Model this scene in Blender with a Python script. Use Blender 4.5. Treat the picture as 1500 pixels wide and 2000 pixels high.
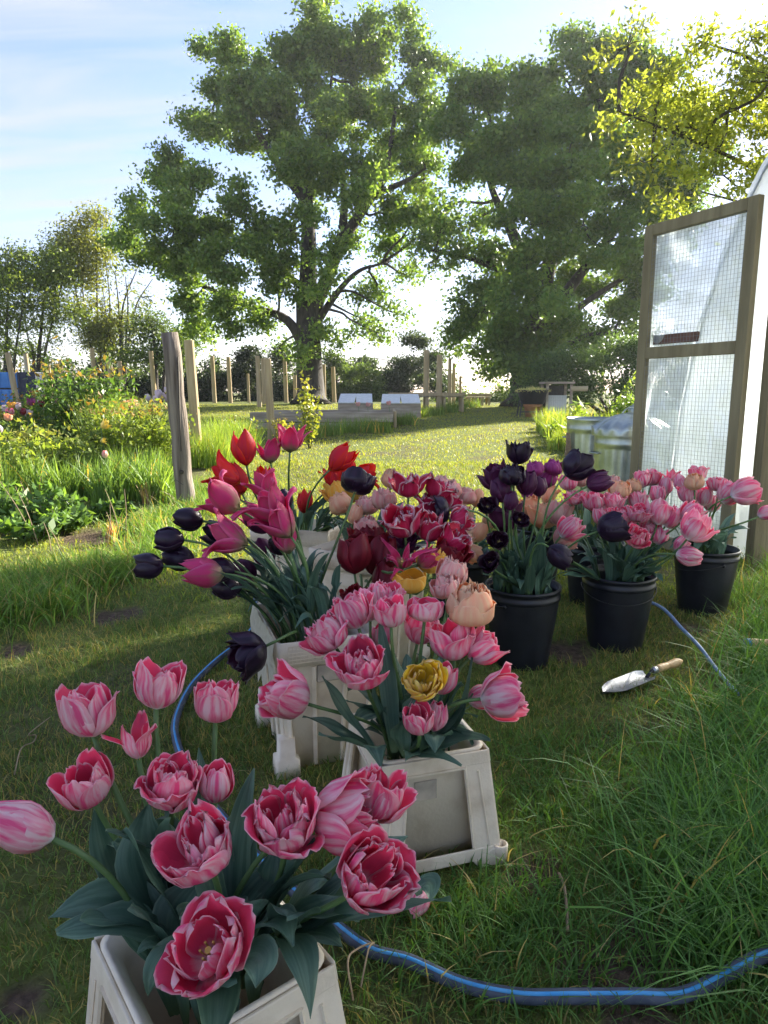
import bpy, math, random
import numpy as np
from mathutils import Vector, Matrix

for o in list(bpy.data.objects): bpy.data.objects.remove(o)
sc = bpy.context.scene
COL = sc.collection
R = math.radians
random.seed(7); RNG = np.random.default_rng(7)

# ------------------------------------------------------------------ camera, sky, sun, exposure
CAM_H, PITCH, F = 1.05, R(10.0), 1333.0
cam_d = bpy.data.cameras.new('camera'); cam = bpy.data.objects.new('camera', cam_d); COL.objects.link(cam)
cam.location = (0, 0, CAM_H); cam.rotation_euler = (math.pi/2 - PITCH, 0, 0)
cam_d.sensor_fit = 'VERTICAL'; cam_d.sensor_height = 36; cam_d.lens = 24; cam_d.clip_start = .02; cam_d.clip_end = 2000
sc.camera = cam
SUN_EL, SUN_AZ = R(27), R(44)
SUN = Vector((math.sin(SUN_AZ)*math.cos(SUN_EL), math.cos(SUN_AZ)*math.cos(SUN_EL), math.sin(SUN_EL)))
sl = bpy.data.lights.new('sun', 'SUN'); sl.energy = 3.9; sl.angle = R(.6); sl.color = (1, .93, .80)
so = bpy.data.objects.new('sun', sl); COL.objects.link(so); so.rotation_euler = SUN.to_track_quat('Z', 'Y').to_euler()
w = bpy.data.worlds.new('World'); sc.world = w; w.use_nodes = True
nt = w.node_tree; nt.nodes.clear(); N = nt.nodes.new; L = nt.links.new
sky = N('ShaderNodeTexSky'); sky.sky_type = 'NISHITA'; sky.sun_disc = False
sky.sun_elevation = SUN_EL; sky.sun_rotation = SUN_AZ; sky.air_density = 1.0; sky.dust_density = .3; sky.ozone_density = 1.6
b1 = N('ShaderNodeBackground'); b1.inputs[1].default_value = .050; mt = N('ShaderNodeMix'); mt.data_type = 'RGBA'; mt.blend_type = 'MULTIPLY'; mt.inputs[0].default_value = 1; mt.inputs[7].default_value = (1.02, .92, 1.06, 1); L(sky.outputs[0], mt.inputs[6]); L(mt.outputs[2], b1.inputs[0])
b2 = N('ShaderNodeBackground'); b2.inputs[0].default_value = (.80, .85, .98, 1); b2.inputs[1].default_value = .18
tc = N('ShaderNodeTexCoord'); sep = N('ShaderNodeSeparateXYZ'); L(tc.outputs['Generated'], sep.inputs[0])
def M_(op, a, b=None, c=None):
    n = N('ShaderNodeMath'); n.operation = op
    for i, v in enumerate((a, b, c)):
        if v is None: continue
        if isinstance(v, (int, float)): n.inputs[i].default_value = v
        else: L(v, n.inputs[i])
    return n.outputs[0]
zz = M_('ADD', M_('MAXIMUM', sep.outputs[2], 0.0), .12)
cx = M_('DIVIDE', sep.outputs[0], zz); cy = M_('DIVIDE', sep.outputs[1], zz)
cmb = N('ShaderNodeCombineXYZ'); L(cx, cmb.inputs[0]); L(cy, cmb.inputs[1])
def wnoise(scale, rot, loc, sc_, det=6, dist=.4):
    mp = N('ShaderNodeMapping'); mp.inputs[1].default_value = loc; mp.inputs[2].default_value = (0, 0, rot); mp.inputs[3].default_value = sc_
    L(cmb.outputs[0], mp.inputs[0])
    n = N('ShaderNodeTexNoise'); n.inputs['Scale'].default_value = scale; n.inputs['Detail'].default_value = det
    n.inputs['Roughness'].default_value = .55; n.inputs['Distortion'].default_value = dist; L(mp.outputs[0], n.inputs[0]); return n.outputs[0]
n1 = wnoise(1.5, R(38), (3.1, 1.2, 0), (.6, 2.4, 1), 9, 1.1); n2 = wnoise(.55, R(20), (.4, 7.7, 0), (1, 1, 1), 3)
cl = M_('MULTIPLY', M_('SUBTRACT', M_('ADD', M_('MULTIPLY', n1, .85), M_('MULTIPLY', n2, .55)), .625), 3.4)
rmp = N('ShaderNodeClamp'); L(cl, rmp.inputs[0]); rmp.inputs[2].default_value = .82
mx = N('ShaderNodeMixShader'); L(rmp.outputs[0], mx.inputs[0]); L(b1.outputs[0], mx.inputs[1]); L(b2.outputs[0], mx.inputs[2])
wo = N('ShaderNodeOutputWorld'); L(mx.outputs[0], wo.inputs[0])
sc.view_settings.view_transform = 'Standard'; sc.view_settings.look = 'None'; sc.view_settings.gamma = 1
sc.view_settings.use_curve_mapping = False; sc.view_settings.exposure = 2.55
sc.render.engine = 'CYCLES'; cy_ = sc.cycles
cy_.use_denoising = True; cy_.max_bounces = 7; cy_.transparent_max_bounces = 10; cy_.diffuse_bounces = 3; cy_.glossy_bounces = 2; cy_.transmission_bounces = 5
cy_.sample_clamp_indirect = 4; cy_.caustics_reflective = False; cy_.caustics_refractive = False

# ------------------------------------------------------------------ geometry of the view, used to survey real positions
CA, SA = math.cos(PITCH), math.sin(PITCH)
CR, CU, CF = Vector((1, 0, 0)), Vector((0, SA, CA)), Vector((0, CA, -SA))
def P(px, py, t):
    return Vector((0, 0, CAM_H)) + t*(CF + (px-750)/F*CR + (1000-py)/F*CU)
def gz(x, y):
    d = min(max(y-4.0, 0), 21.0)
    return .0285*d*min(1, d/4) + .008*math.sin(x*1.7+.6)*math.sin(y*1.3)
def G(px, py, tmax=30):
    d = CF + (px-750)/F*CR + (1000-py)/F*CU
    t = .5
    while t < tmax:
        p = Vector((0, 0, CAM_H)) + t*d
        if p.z <= gz(p.x, p.y): break
        t += .02 + t*.004
    p = Vector((0, 0, CAM_H)) + t*d; p.z = gz(p.x, p.y); return p

# ------------------------------------------------------------------ materials
MATS = {}
def mat(name, col, rough=.6, col2=None, scale=8, trans=0, tcol=None, bump=0, bscale=60, metal=0, detail=5, stretch=None, attr=None, spec=.4, hue=0, thr=(.35, .65)):
    m = bpy.data.materials.new(name); m.use_nodes = True; t = m.node_tree; t.nodes.clear()
    nn, ll = t.nodes.new, t.links.new
    out = nn('ShaderNodeOutputMaterial'); bs = nn('ShaderNodeBsdfPrincipled')
    bs.inputs['Roughness'].default_value = rough; bs.inputs['Metallic'].default_value = metal; bs.inputs['Specular IOR Level'].default_value = spec
    c = None
    co = nn('ShaderNodeTexCoord'); src = co.outputs['Object']
    if stretch:
        mp = nn('ShaderNodeMapping'); mp.inputs[3].default_value = stretch; ll(src, mp.inputs[0]); src = mp.outputs[0]
    if col2:
        nz = nn('ShaderNodeTexNoise'); nz.inputs['Scale'].default_value = scale; nz.inputs['Detail'].default_value = detail; ll(src, nz.inputs[0])
        cr = nn('ShaderNodeValToRGB'); cr.color_ramp.elements[0].position = thr[0]; cr.color_ramp.elements[1].position = thr[1]
        cr.color_ramp.elements[0].color = (*col, 1); cr.color_ramp.elements[1].color = (*col2, 1); ll(nz.outputs[0], cr.inputs[0]); c = cr.outputs[0]
    else:
        rg = nn('ShaderNodeRGB'); rg.outputs[0].default_value = (*col, 1); c = rg.outputs[0]
    if attr:
        at = nn('ShaderNodeAttribute'); at.attribute_name = attr
        mm = nn('ShaderNodeMix'); mm.data_type = 'RGBA'; mm.blend_type = 'MULTIPLY'; mm.inputs[0].default_value = 1
        ll(c, mm.inputs[6]); ll(at.outputs['Color'], mm.inputs[7]); c = mm.outputs[2]
    if hue:
        oi = nn('ShaderNodeObjectInfo'); hs = nn('ShaderNodeHueSaturation')
        mr = nn('ShaderNodeMapRange'); mr.inputs[3].default_value = 1-hue; mr.inputs[4].default_value = 1+hue
        ll(oi.outputs['Random'], mr.inputs[0]); ll(mr.outputs[0], hs.inputs['Value']); ll(c, hs.inputs['Color']); c = hs.outputs[0]
    ll(c, bs.inputs['Base Color']); sh = bs.outputs[0]
    if bump:
        nb = nn('ShaderNodeTexNoise'); nb.inputs['Scale'].default_value = bscale; nb.inputs['Detail'].default_value = 6; ll(src, nb.inputs[0])
        bp = nn('ShaderNodeBump'); bp.inputs['Strength'].default_value = bump; bp.inputs['Distance'].default_value = .02; ll(nb.outputs[0], bp.inputs['Height']); ll(bp.outputs[0], bs.inputs['Normal'])
    if trans:
        tr = nn('ShaderNodeBsdfTranslucent')
        if tcol:
            m2 = nn('ShaderNodeMix'); m2.data_type = 'RGBA'; m2.blend_type = 'MULTIPLY'; m2.inputs[0].default_value = 1; ll(c, m2.inputs[6]); m2.inputs[7].default_value = (*tcol, 1); ll(m2.outputs[2], tr.inputs[0])
        else: ll(c, tr.inputs[0])
        mxs = nn('ShaderNodeMixShader'); mxs.inputs[0].default_value = trans; ll(sh, mxs.inputs[1]); ll(tr.outputs[0], mxs.inputs[2]); sh = mxs.outputs[0]
    ll(sh, out.inputs[0]); MATS[name] = m; return m

def petal_mat(name, a, b, inner, edge, base, streak=.5, edgew=.82, basew=.25, trans=.32, rough=.5, fringe=0, val=.12):
    """a/b: two outside colours streaked along the petal; inner: inside face; edge: margin; base: foot of the petal.
    attribute pc = (along, across, side)"""
    m = bpy.data.materials.new(name); m.use_nodes = True; t = m.node_tree; t.nodes.clear(); nn, ll = t.nodes.new, t.links.new
    def ma(op, x, y=None, cl=False):
        n = nn('ShaderNodeMath'); n.operation = op; n.use_clamp = cl
        for i, v in enumerate((x, y)):
            if v is None: continue
            if isinstance(v, (int, float)): n.inputs[i].default_value = v
            else: ll(v, n.inputs[i])
        return n.outputs[0]
    def mix(f, x, y):
        n = nn('ShaderNodeMix'); n.data_type = 'RGBA'
        if isinstance(f, float): n.inputs[0].default_value = f
        else: ll(f, n.inputs[0])
        for i, v in ((6, x), (7, y)):
            if isinstance(v, tuple): n.inputs[i].default_value = (*v, 1)
            else: ll(v, n.inputs[i])
        return n.outputs[2]
    at = nn('ShaderNodeAttribute'); at.attribute_name = 'pc'; sp = nn('ShaderNodeSeparateColor'); ll(at.outputs['Color'], sp.inputs[0])
    V, U, S = sp.outputs[0], sp.outputs[1], sp.outputs[2]
    oi = nn('ShaderNodeObjectInfo'); rnd = oi.outputs['Random']
    cb = nn('ShaderNodeCombineXYZ'); ll(ma('MULTIPLY', U, 7.5), cb.inputs[0]); ll(ma('MULTIPLY', V, 1.3), cb.inputs[1]); ll(ma('MULTIPLY', rnd, 37.0), cb.inputs[2])
    nz = nn('ShaderNodeTexNoise'); nz.inputs['Scale'].default_value = 1; nz.inputs['Detail'].default_value = 3; ll(cb.outputs[0], nz.inputs[0])
    cb2 = nn('ShaderNodeCombineXYZ'); ll(ma('MULTIPLY', U, 60.0), cb2.inputs[0]); ll(ma('MULTIPLY', V, 1.5), cb2.inputs[1]); ll(ma('MULTIPLY', rnd, 11.0), cb2.inputs[2])
    nf = nn('ShaderNodeTexNoise'); nf.inputs['Scale'].default_value = 1; nf.inputs['Detail'].default_value = 2; ll(cb2.outputs[0], nf.inputs[0])
    st = ma('ADD', ma('MULTIPLY', ma('SUBTRACT', nz.outputs[0], .5), 4.2), streak + 0.0, True)
    outc = mix(st, a, b)
    au = ma('ABSOLUTE', ma('SUBTRACT', ma('MULTIPLY', U, 2.0), 1.0))
    md = ma('MAXIMUM', ma('POWER', au, 1.5), ma('POWER', V, 6.0))
    jit = ma('MULTIPLY', ma('SUBTRACT', nf.outputs[0], .5), .25 + fringe)
    ef = ma('MULTIPLY', ma('SUBTRACT', ma('ADD', md, jit), edgew), 1/(1-edgew)*1.0, True)
    bf = ma('MULTIPLY', ma('SUBTRACT', ma('ADD', basew, ma('MULTIPLY', ma('SUBTRACT', nz.outputs[0], .5), .25)), V), 1/max(basew, .02)*1.2, True)
    inn = mix(ma('MULTIPLY', ma('SUBTRACT', nf.outputs[0], .3), .5, True), inner, tuple(x*.75 for x in inner))
    c = mix(S, outc, inn); c = mix(ef, c, edge); c = mix(bf, c, base)
    hs = nn('ShaderNodeHueSaturation'); mr = nn('ShaderNodeMapRange'); mr.inputs[3].default_value = 1-val; mr.inputs[4].default_value = 1+val
    ll(rnd, mr.inputs[0]); ll(mr.outputs[0], hs.inputs['Value']); ll(c, hs.inputs['Color']); c = hs.outputs[0]
    bs = nn('ShaderNodeBsdfPrincipled'); bs.inputs['Roughness'].default_value = rough; bs.inputs['Specular IOR Level'].default_value = .35; ll(c, bs.inputs[0])
    bp = nn('ShaderNodeBump'); bp.inputs['Strength'].default_value = .25; bp.inputs['Distance'].default_value = .002; ll(nf.outputs[0], bp.inputs['Height']); ll(bp.outputs[0], bs.inputs['Normal'])
    tr = nn('ShaderNodeBsdfTranslucent'); ll(c, tr.inputs[0]); ms = nn('ShaderNodeMixShader'); ms.inputs[0].default_value = trans
    ll(bs.outputs[0], ms.inputs[1]); ll(tr.outputs[0], ms.inputs[2]); out = nn('ShaderNodeOutputMaterial'); ll(ms.outputs[0], out.inputs[0]); MATS[name] = m

petal_mat('pink_petal', (.94, .15, .36), (.97, .80, .82), (.96, .11, .24), (.97, .60, .66), (.96, .90, .84), .52, .72, .28, .52)
petal_mat('peach_petal', (.90, .48, .30), (.92, .64, .40), (.92, .36, .16), (.92, .68, .44), (.90, .72, .44), .5, .8, .2, .42)
petal_mat('blush_petal', (.90, .40, .38), (.92, .66, .56), (.90, .36, .30), (.92, .70, .60), (.90, .72, .5), .5, .8, .2, .42)
petal_mat('red_petal', (.74, .03, .07), (.82, .04, .03), (.88, .035, .01), (.88, .08, .02), (.70, .34, .08), .5, .85, .08, .5)
petal_mat('rose_green_petal', (.72, .05, .22), (.58, .10, .17), (.76, .04, .17), (.84, .18, .36), (.36, .38, .20), .4, .62, .42, .42)
petal_mat('black_petal', (.016, .007, .020), (.028, .012, .034), (.030, .005, .018), (.04, .014, .035), (.02, .012, .02), .5, .85, .1, .18, .32)
petal_mat('plum_petal', (.085, .014, .055), (.12, .022, .085), (.13, .008, .06), (.15, .03, .1), (.08, .03, .06), .5, .85, .1, .35, .4)
petal_mat('purple_petal', (.36, .03, .20), (.44, .07, .28), (.36, .02, .16), (.5, .12, .34), (.4, .1, .25), .5, .85, .1)
petal_mat('crimson_petal', (.17, .006, .018), (.24, .010, .026), (.30, .006, .012), (.30, .012, .03), (.12, .01, .015), .5, .88, .1, .35, .42)
petal_mat('parrot_petal', (.60, .02, .09), (.68, .04, .14), (.68, .014, .06), (.88, .66, .70), (.82, .62, .60), .4, .72, .2, .32, .5, .5)
petal_mat('gold_petal', (.90, .50, .06), (.92, .62, .14), (.90, .46, .03), (.92, .68, .20), (.88, .6, .2), .5, .85, .15, .42)
petal_mat('yellow_petal', (.98, .76, .12), (.98, .70, .40), (.98, .70, .05), (.92, .74, .28), (.9, .76, .2), .4, .85, .15, .42)
petal_mat('daffodil_petal', (.84, .70, .18), (.84, .74, .30), (.84, .66, .10), (.86, .74, .3), (.82, .68, .2), .5, .9, .1)
petal_mat('white_pink_petal', (.80, .62, .66), (.84, .74, .74), (.82, .60, .64), (.84, .7, .7), (.82, .74, .66), .5, .9, .1)
petal_mat('tulip_leaf', (.070, .140, .095), (.125, .215, .150), (.08, .15, .10), (.17, .26, .17), (.12, .20, .09), .45, .86, .18, .20, .40)
mat('tulip_stem', (.10, .19, .06), .45, (.14, .23, .08), 40, .12, hue=.2)
mat('stamen', (.55, .42, .10), .6)
mat('cream_plastic', (.64, .53, .39), .45, (.84, .74, .59), 11, .10, (1, .8, .55), .10, 120, spec=.4, hue=.05, thr=(.28, .52), detail=10)
mat('stain_plastic', (.30, .27, .22), .6, (.52, .45, .36), 20)
mat('film', (.62, .58, .48), .3, (.72, .68, .58), 40, .3, bump=.5, bscale=60)
mat('black_plastic', (.008, .009, .014), .38, (.016, .017, .024), 14, bump=.06, bscale=200, spec=.45)
mat('grass', (1.75, 1.7, 1.6), .5, None, 1, .40, (1.35, 1.25, .5), attr='tint', spec=.3)
mat('oak_leaf', (1.5, 1.5, 1.4), .45, None, 1, .48, (1.3, 1.25, .5), attr='tint', spec=.35)
mat('bark', (.035, .029, .023), .9, (.08, .068, .055), 10, bump=.8, bscale=20, stretch=(1, 1, .25))
mat('weathered_wood', (.11, .085, .065), .9, (.27, .225, .18), 26, bump=.9, bscale=40, stretch=(1, 1, .07))
mat('stake_wood', (.34, .25, .13), .8, (.46, .36, .21), 18, bump=.4, bscale=40, stretch=(1, 1, .1))
mat('board_wood', (.26, .21, .15), .85, (.44, .37, .28), 16, bump=.5, bscale=30, stretch=(.12, 1, 1))
mat('frame_wood', (.17, .14, .075), .75, (.27, .23, .13), 14, bump=.35, bscale=50, stretch=(1, 1, .12), thr=(.3, .7))
mat('galvanised', (.30, .34, .30), .34, (.44, .48, .44), 9, metal=.85, bump=.05, bscale=30)
mat('steel', (.40, .41, .43), .42, (.56, .57, .60), 30, metal=.8, bump=.03, bscale=60)
mat('dark_metal', (.02, .02, .022), .5, (.04, .04, .045), 20)
mat('handle_wood', (.48, .30, .14), .5, (.66, .46, .24), 40, bump=.15, bscale=60, stretch=(1, .2, 1))
mat('repair_wood', (.13, .07, .05), .8, (.20, .11, .08), 14, bump=.2)
mat('mesh_wire', (.20, .21, .21), .5)
mat('terracotta', (.42, .17, .075), .8, (.52, .24, .12), 14, bump=.2)
mat('pipe_dark', (.05, .06, .085), .6, (.09, .105, .14), 30, spec=.25)
mat('pipe_blue', (.05, .27, .58), .6, (.10, .34, .62), 25, spec=.25)
mat('hose_blue', (.16, .26, .46), .45, (.24, .34, .52), 30)
mat('blue_crate', (.04, .17, .48), .5, (.06, .22, .55), 4)
mat('navy_paint', (.012, .018, .045), .5)
mat('white_paint', (.66, .66, .62), .5, (.76, .76, .72), 10)
mat('pale_blue_cloth', (.38, .58, .62), .7)
mat('rope', (.28, .2, .12), .9, (.38, .28, .18), 60)
mat('hay', (.36, .32, .16), .9, (.24, .28, .09), 30)
mat('petal_brown', (.30, .20, .11), .9, (.40, .28, .16), 30)
mat('dry_stalk', (.20, .14, .085), .9, (.36, .27, .16), 30)
def ground_mat():
    m = bpy.data.materials.new('lawn_soil'); m.use_nodes = True; t = m.node_tree; bs = t.nodes['Principled BSDF']; nn, ll = t.nodes.new, t.links.new
    co = nn('ShaderNodeTexCoord')
    def nz(s, d=6):
        n = nn('ShaderNodeTexNoise'); n.inputs['Scale'].default_value = s; n.inputs['Detail'].default_value = d; ll(co.outputs['Object'], n.inputs[0]); return n.outputs[0]
    def ramp(x, p0, p1, c0, c1):
        r = nn('ShaderNodeValToRGB'); r.color_ramp.elements[0].position = p0; r.color_ramp.elements[1].position = p1
        r.color_ramp.elements[0].color = (*c0, 1); r.color_ramp.elements[1].color = (*c1, 1); ll(x, r.inputs[0]); return r.outputs[0]
    g = ramp(nz(22), .3, .7, (.075, .10, .024), (.165, .19, .05)); s = ramp(nz(40), .3, .7, (.05, .036, .026), (.14, .10, .07))
    f = ramp(nz(1.6, 8), .48, .62, (0, 0, 0), (1, 1, 1))
    at = nn('ShaderNodeAttribute'); at.attribute_name = 'bare'
    mx_ = nn('ShaderNodeMath'); mx_.operation = 'MAXIMUM'; h = nn('ShaderNodeMath'); h.operation = 'MULTIPLY'; h.inputs[1].default_value = .55; ll(f, h.inputs[0])
    ll(h.outputs[0], mx_.inputs[0]); ll(at.outputs['Fac'], mx_.inputs[1])
    mm = nn('ShaderNodeMix'); mm.data_type = 'RGBA'; ll(mx_.outputs[0], mm.inputs[0]); ll(g, mm.inputs[6]); ll(s, mm.inputs[7]); ll(mm.outputs[2], bs.inputs[0])
    bs.inputs['Roughness'].default_value = .95; bs.inputs['Specular IOR Level'].default_value = .1
    bp = nn('ShaderNodeBump'); bp.inputs['Strength'].default_value = .9; bp.inputs['Distance'].default_value = .03; ll(nz(55, 8), bp.inputs['Height']); ll(bp.outputs[0], bs.inputs['Normal'])
    MATS['lawn_soil'] = m
ground_mat()
def sheet_mat(name, trp, col, rough, wr, glossy=.25, bd=.02, dfs=.35):
    m = bpy.data.materials.new(name); m.use_nodes = True; t = m.node_tree; t.nodes.clear(); nn, ll = t.nodes.new, t.links.new
    co = nn('ShaderNodeTexCoord'); mp = nn('ShaderNodeMapping'); mp.inputs[3].default_value = (1, 1, .5); ll(co.outputs['Object'], mp.inputs[0])
    n = nn('ShaderNodeTexNoise'); n.inputs['Scale'].default_value = wr; n.inputs['Detail'].default_value = 5; n.inputs['Distortion'].default_value = 1.2; ll(mp.outputs[0], n.inputs[0])
    bp = nn('ShaderNodeBump'); bp.inputs['Strength'].default_value = .6; bp.inputs['Distance'].default_value = bd; ll(n.outputs[0], bp.inputs['Height'])
    tp = nn('ShaderNodeBsdfTransparent'); tp.inputs[0].default_value = (.9, .94, .95, 1)
    tl = nn('ShaderNodeBsdfTranslucent'); tl.inputs[0].default_value = (*col, 1); df = nn('ShaderNodeBsdfDiffuse'); df.inputs[0].default_value = (*col, 1)
    gl = nn('ShaderNodeBsdfGlossy'); gl.inputs['Roughness'].default_value = rough; gl.inputs[0].default_value = (.9, .9, .9, 1)
    for s_ in (gl, df): ll(bp.outputs[0], s_.inputs['Normal'])
    def mix(f, a, b):
        k = nn('ShaderNodeMixShader')
        if isinstance(f, float): k.inputs[0].default_value = f
        else: ll(f, k.inputs[0])
        ll(a, k.inputs[1]); ll(b, k.inputs[2]); return k.outputs[0]
    n2 = nn('ShaderNodeTexNoise'); n2.inputs['Scale'].default_value = 2.2; n2.inputs['Detail'].default_value = 4; ll(co.outputs['Object'], n2.inputs[0])
    mr = nn('ShaderNodeMapRange'); mr.inputs[1].default_value = .35; mr.inputs[2].default_value = .65; mr.inputs[3].default_value = trp*.6; mr.inputs[4].default_value = trp*1.4; ll(n2.outputs[0], mr.inputs[0])
    k = mix(dfs, tl.outputs[0], df.outputs[0]); k = mix(glossy, k, gl.outputs[0]); k = mix(mr.outputs[0], k, tp.outputs[0])
    out = nn('ShaderNodeOutputMaterial'); ll(k, out.inputs[0]); MATS[name] = m
sheet_mat('door_film', .22, (.62, .70, .74), .3, 8, .25, .07)
sheet_mat('tunnel_film', .12, (.90, .93, .95), .3, 9, .10, .06, .12)

# ------------------------------------------------------------------ mesh helpers
class MB:
    def __init__(s): s.v = []; s.f = []; s.tint = None
    def add(s, vs, fs):
        b = len(s.v); s.v += [tuple(x) for x in vs]; s.f += [tuple(i+b for i in q) for q in fs]
    def box(s, c, size, rz=0, taper=1.0, mtx=None):
        x, y, z = (k/2 for k in size); vs = []
        for sz in (-1, 1):
            k = taper if sz > 0 else 1
            for sx, sy in ((-1, -1), (1, -1), (1, 1), (-1, 1)): vs.append(Vector((sx*x*k, sy*y*k, sz*z)))
        m = (mtx or Matrix.Identity(4)) @ Matrix.Translation(c) @ Matrix.Rotation(rz, 4, 'Z')
        s.add([m @ v for v in vs], [(0, 3, 2, 1), (4, 5, 6, 7), (0, 1, 5, 4), (1, 2, 6, 5), (2, 3, 7, 6), (3, 0, 4, 7)])
    def bar(s, a, b, wd, hd):
        a, b = Vector(a), Vector(b); d = b-a; ln = d.length; q = d.to_track_quat('X', 'Z')
        m = Matrix.Translation((a+b)/2) @ q.to_matrix().to_4x4(); s.box((0, 0, 0), (ln, wd, hd), mtx=m)
    def tube(s, pts, rad, n=8, cap=True, flat=1.0):
        pts = [Vector(p) for p in pts]; b0 = []; up = Vector((.13, .21, .97)); vs = []
        for i, p in enumerate(pts):
            d = (pts[min(i+1, len(pts)-1)]-pts[max(i-1, 0)])
            if d.length < 1e-9: d = Vector((0, 0, 1))
            d.normalize()
            a = d.cross(up)
            if a.length < .05: a = d.cross(Vector((1, 0, 0)))
            a.normalize(); c = d.cross(a); up = c if False else up
            r = rad[i] if hasattr(rad, '__len__') else rad
            for k in range(n):
                th = 2*math.pi*k/n; vs.append(p + a*math.cos(th)*r + c*math.sin(th)*r*flat)
        fs = []
        for i in range(len(pts)-1):
            for k in range(n): fs.append((i*n+k, i*n+(k+1) % n, (i+1)*n+(k+1) % n, (i+1)*n+k))
        if cap: fs.append(tuple(range(n))[::-1]); fs.append(tuple((len(pts)-1)*n+k for k in range(n)))
        s.add(vs, fs)
    def lathe(s, prof, n=32, c=(0, 0, 0), rib=None, cap0=False, cap1=False):
        vs = []; c = Vector(c)
        for (r, z) in prof:
            for k in range(n):
                th = 2*math.pi*k/n; rr = r*(rib(k, z) if rib else 1); vs.append(c + Vector((rr*math.cos(th), rr*math.sin(th), z)))
        fs = []
        for i in range(len(prof)-1):
            for k in range(n): fs.append((i*n+k, i*n+(k+1) % n, (i+1)*n+(k+1) % n, (i+1)*n+k))
        if cap0: fs.append(tuple(range(n))[::-1])
        if cap1: fs.append(tuple((len(prof)-1)*n+k for k in range(n)))
        s.add(vs, fs)
    def build(s, name, m, parent=None, smooth=False, bevel=0):
        me = bpy.data.meshes.new(name); me.from_pydata(s.v, [], s.f); me.update()
        o = link(name, me, m, parent)
        if smooth: me.shade_smooth()
        if bevel:
            bv = o.modifiers.new('bevel', 'BEVEL'); bv.width = bevel; bv.segments = 2; bv.limit_method = 'ANGLE'
        return o
def link(name, me, m, parent=None):
    o = bpy.data.objects.new(name, me); COL.objects.link(o)
    if m and not me.materials: me.materials.append(MATS[m])
    if parent: o.parent = parent
    return o
def tag(o, label=None, cat=None, group=None, kind=None):
    if label: o['label'] = label
    if cat: o['category'] = cat
    if group: o['group'] = group
    if kind: o['kind'] = kind
    return o
def empty(name, loc, label, cat, group=None, rz=0):
    o = bpy.data.objects.new(name, None); COL.objects.link(o); o.location = loc; o.rotation_euler = (0, 0, rz); o.empty_display_size = .05
    return tag(o, label, cat, group)
def mesh_np(name, v, f, tint=None, attr='tint', quads=True):
    """v (n,3), f list of (m,k) int arrays all of the same k"""
    me = bpy.data.meshes.new(name); k = f.shape[1]
    me.vertices.add(len(v)); me.vertices.foreach_set('co', v.astype(np.float32).ravel())
    me.loops.add(f.size); me.loops.foreach_set('vertex_index', f.astype(np.int32).ravel())
    me.polygons.add(len(f)); me.polygons.foreach_set('loop_start', (np.arange(len(f))*k).astype(np.int32))
    try: me.polygons.foreach_set('loop_total', np.full(len(f), k, np.int32))
    except Exception: pass
    me.update(calc_edges=True)
    if tint is not None:
        a = me.attributes.new(attr, 'FLOAT_COLOR', 'POINT'); a.data.foreach_set('color', np.c_[tint, np.ones(len(v))].astype(np.float32).ravel())
    return me
def unit(a): return a/np.maximum(np.linalg.norm(a, axis=1, keepdims=True), 1e-9)
def leaves_np(c, size, tint, aspect=.55, nrm=None, droop=0, lng=None):
    """pointed four-cornered leaves at centres c"""
    n = len(c); ax = unit(RNG.normal(size=(n, 3)) if lng is None else lng + RNG.normal(size=(n, 3))*.5); ax[:, 2] -= droop; ax = unit(ax)
    sd = unit(np.cross(ax, RNG.normal(size=(n, 3)) if nrm is None else nrm + RNG.normal(size=(n, 3))*.35)); s = np.asarray(size).reshape(-1, 1)*np.ones((n, 1))
    up = np.cross(ax, sd)
    v = np.stack([c-ax*s*.5, c+sd*s*aspect*.5+up*s*.08, c+ax*s*.5-up*s*.05, c-sd*s*aspect*.5+up*s*.08], 1).reshape(-1, 3)
    return v, np.arange(4*n).reshape(n, 4), np.repeat(tint, 4, 0)
def blades_np(base, h, wd, lean, tint, seg=2):
    """grass blades; base (n,3), h (n), wd (n), lean (n) bend in units of height"""
    n = len(base); th = RNG.uniform(0, 2*np.pi, n); d = np.c_[np.cos(th), np.sin(th), np.zeros(n)]
    ph = RNG.uniform(0, 2*np.pi, n); sd = np.c_[np.cos(ph), np.sin(ph), np.zeros(n)]
    rows = []
    for i in range(seg+1):
        s = i/seg; z = h*(s - .35*lean*s**2.2); xy = (h*lean*s**1.7)[:, None]*d
        ctr = base + xy; ctr[:, 2] += z
        wv = wd*(1-s**1.6)
        if i < seg: rows += [ctr-sd*(wv/2)[:, None], ctr+sd*(wv/2)[:, None]]
        else: rows += [ctr]
    v = np.stack(rows, 1); k = v.shape[1]; idx = (np.arange(n)*k)[:, None]
    f = [idx + np.array([2*i, 2*i+1, 2*i+3, 2*i+2]) for i in range(seg-1)]
    tri = idx + np.array([2*seg-2, 2*seg-1, 2*seg])
    quad = np.concatenate(f) if f else np.zeros((0, 4), int)
    # triangles expressed twice-last so all faces share one width
    return v.reshape(-1, 3), quad, tri, np.repeat(tint, k, 0)
def blade_mesh(name, parts):
    vs, qs, ts, cs, b = [], [], [], [], 0
    for v, q, t, c in parts:
        vs.append(v); qs.append(q+b); ts.append(t+b); cs.append(c); b += len(v)
    v = np.concatenate(vs); q = np.concatenate(qs); t = np.concatenate(ts); c = np.concatenate(cs)
    tri = np.concatenate([q[:, [0, 1, 2]], q[:, [0, 2, 3]], t]) if len(q) else t
    return mesh_np(name, v, tri, c)
GREEN = np.array([.055, .105, .022]); 
def tints(n, a, b, jit=.25):
    k = RNG.random((n, 1)); return (np.array(a)*(1-k)+np.array(b)*k)*(1+jit*(RNG.random((n, 1))-.5)*2)
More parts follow.
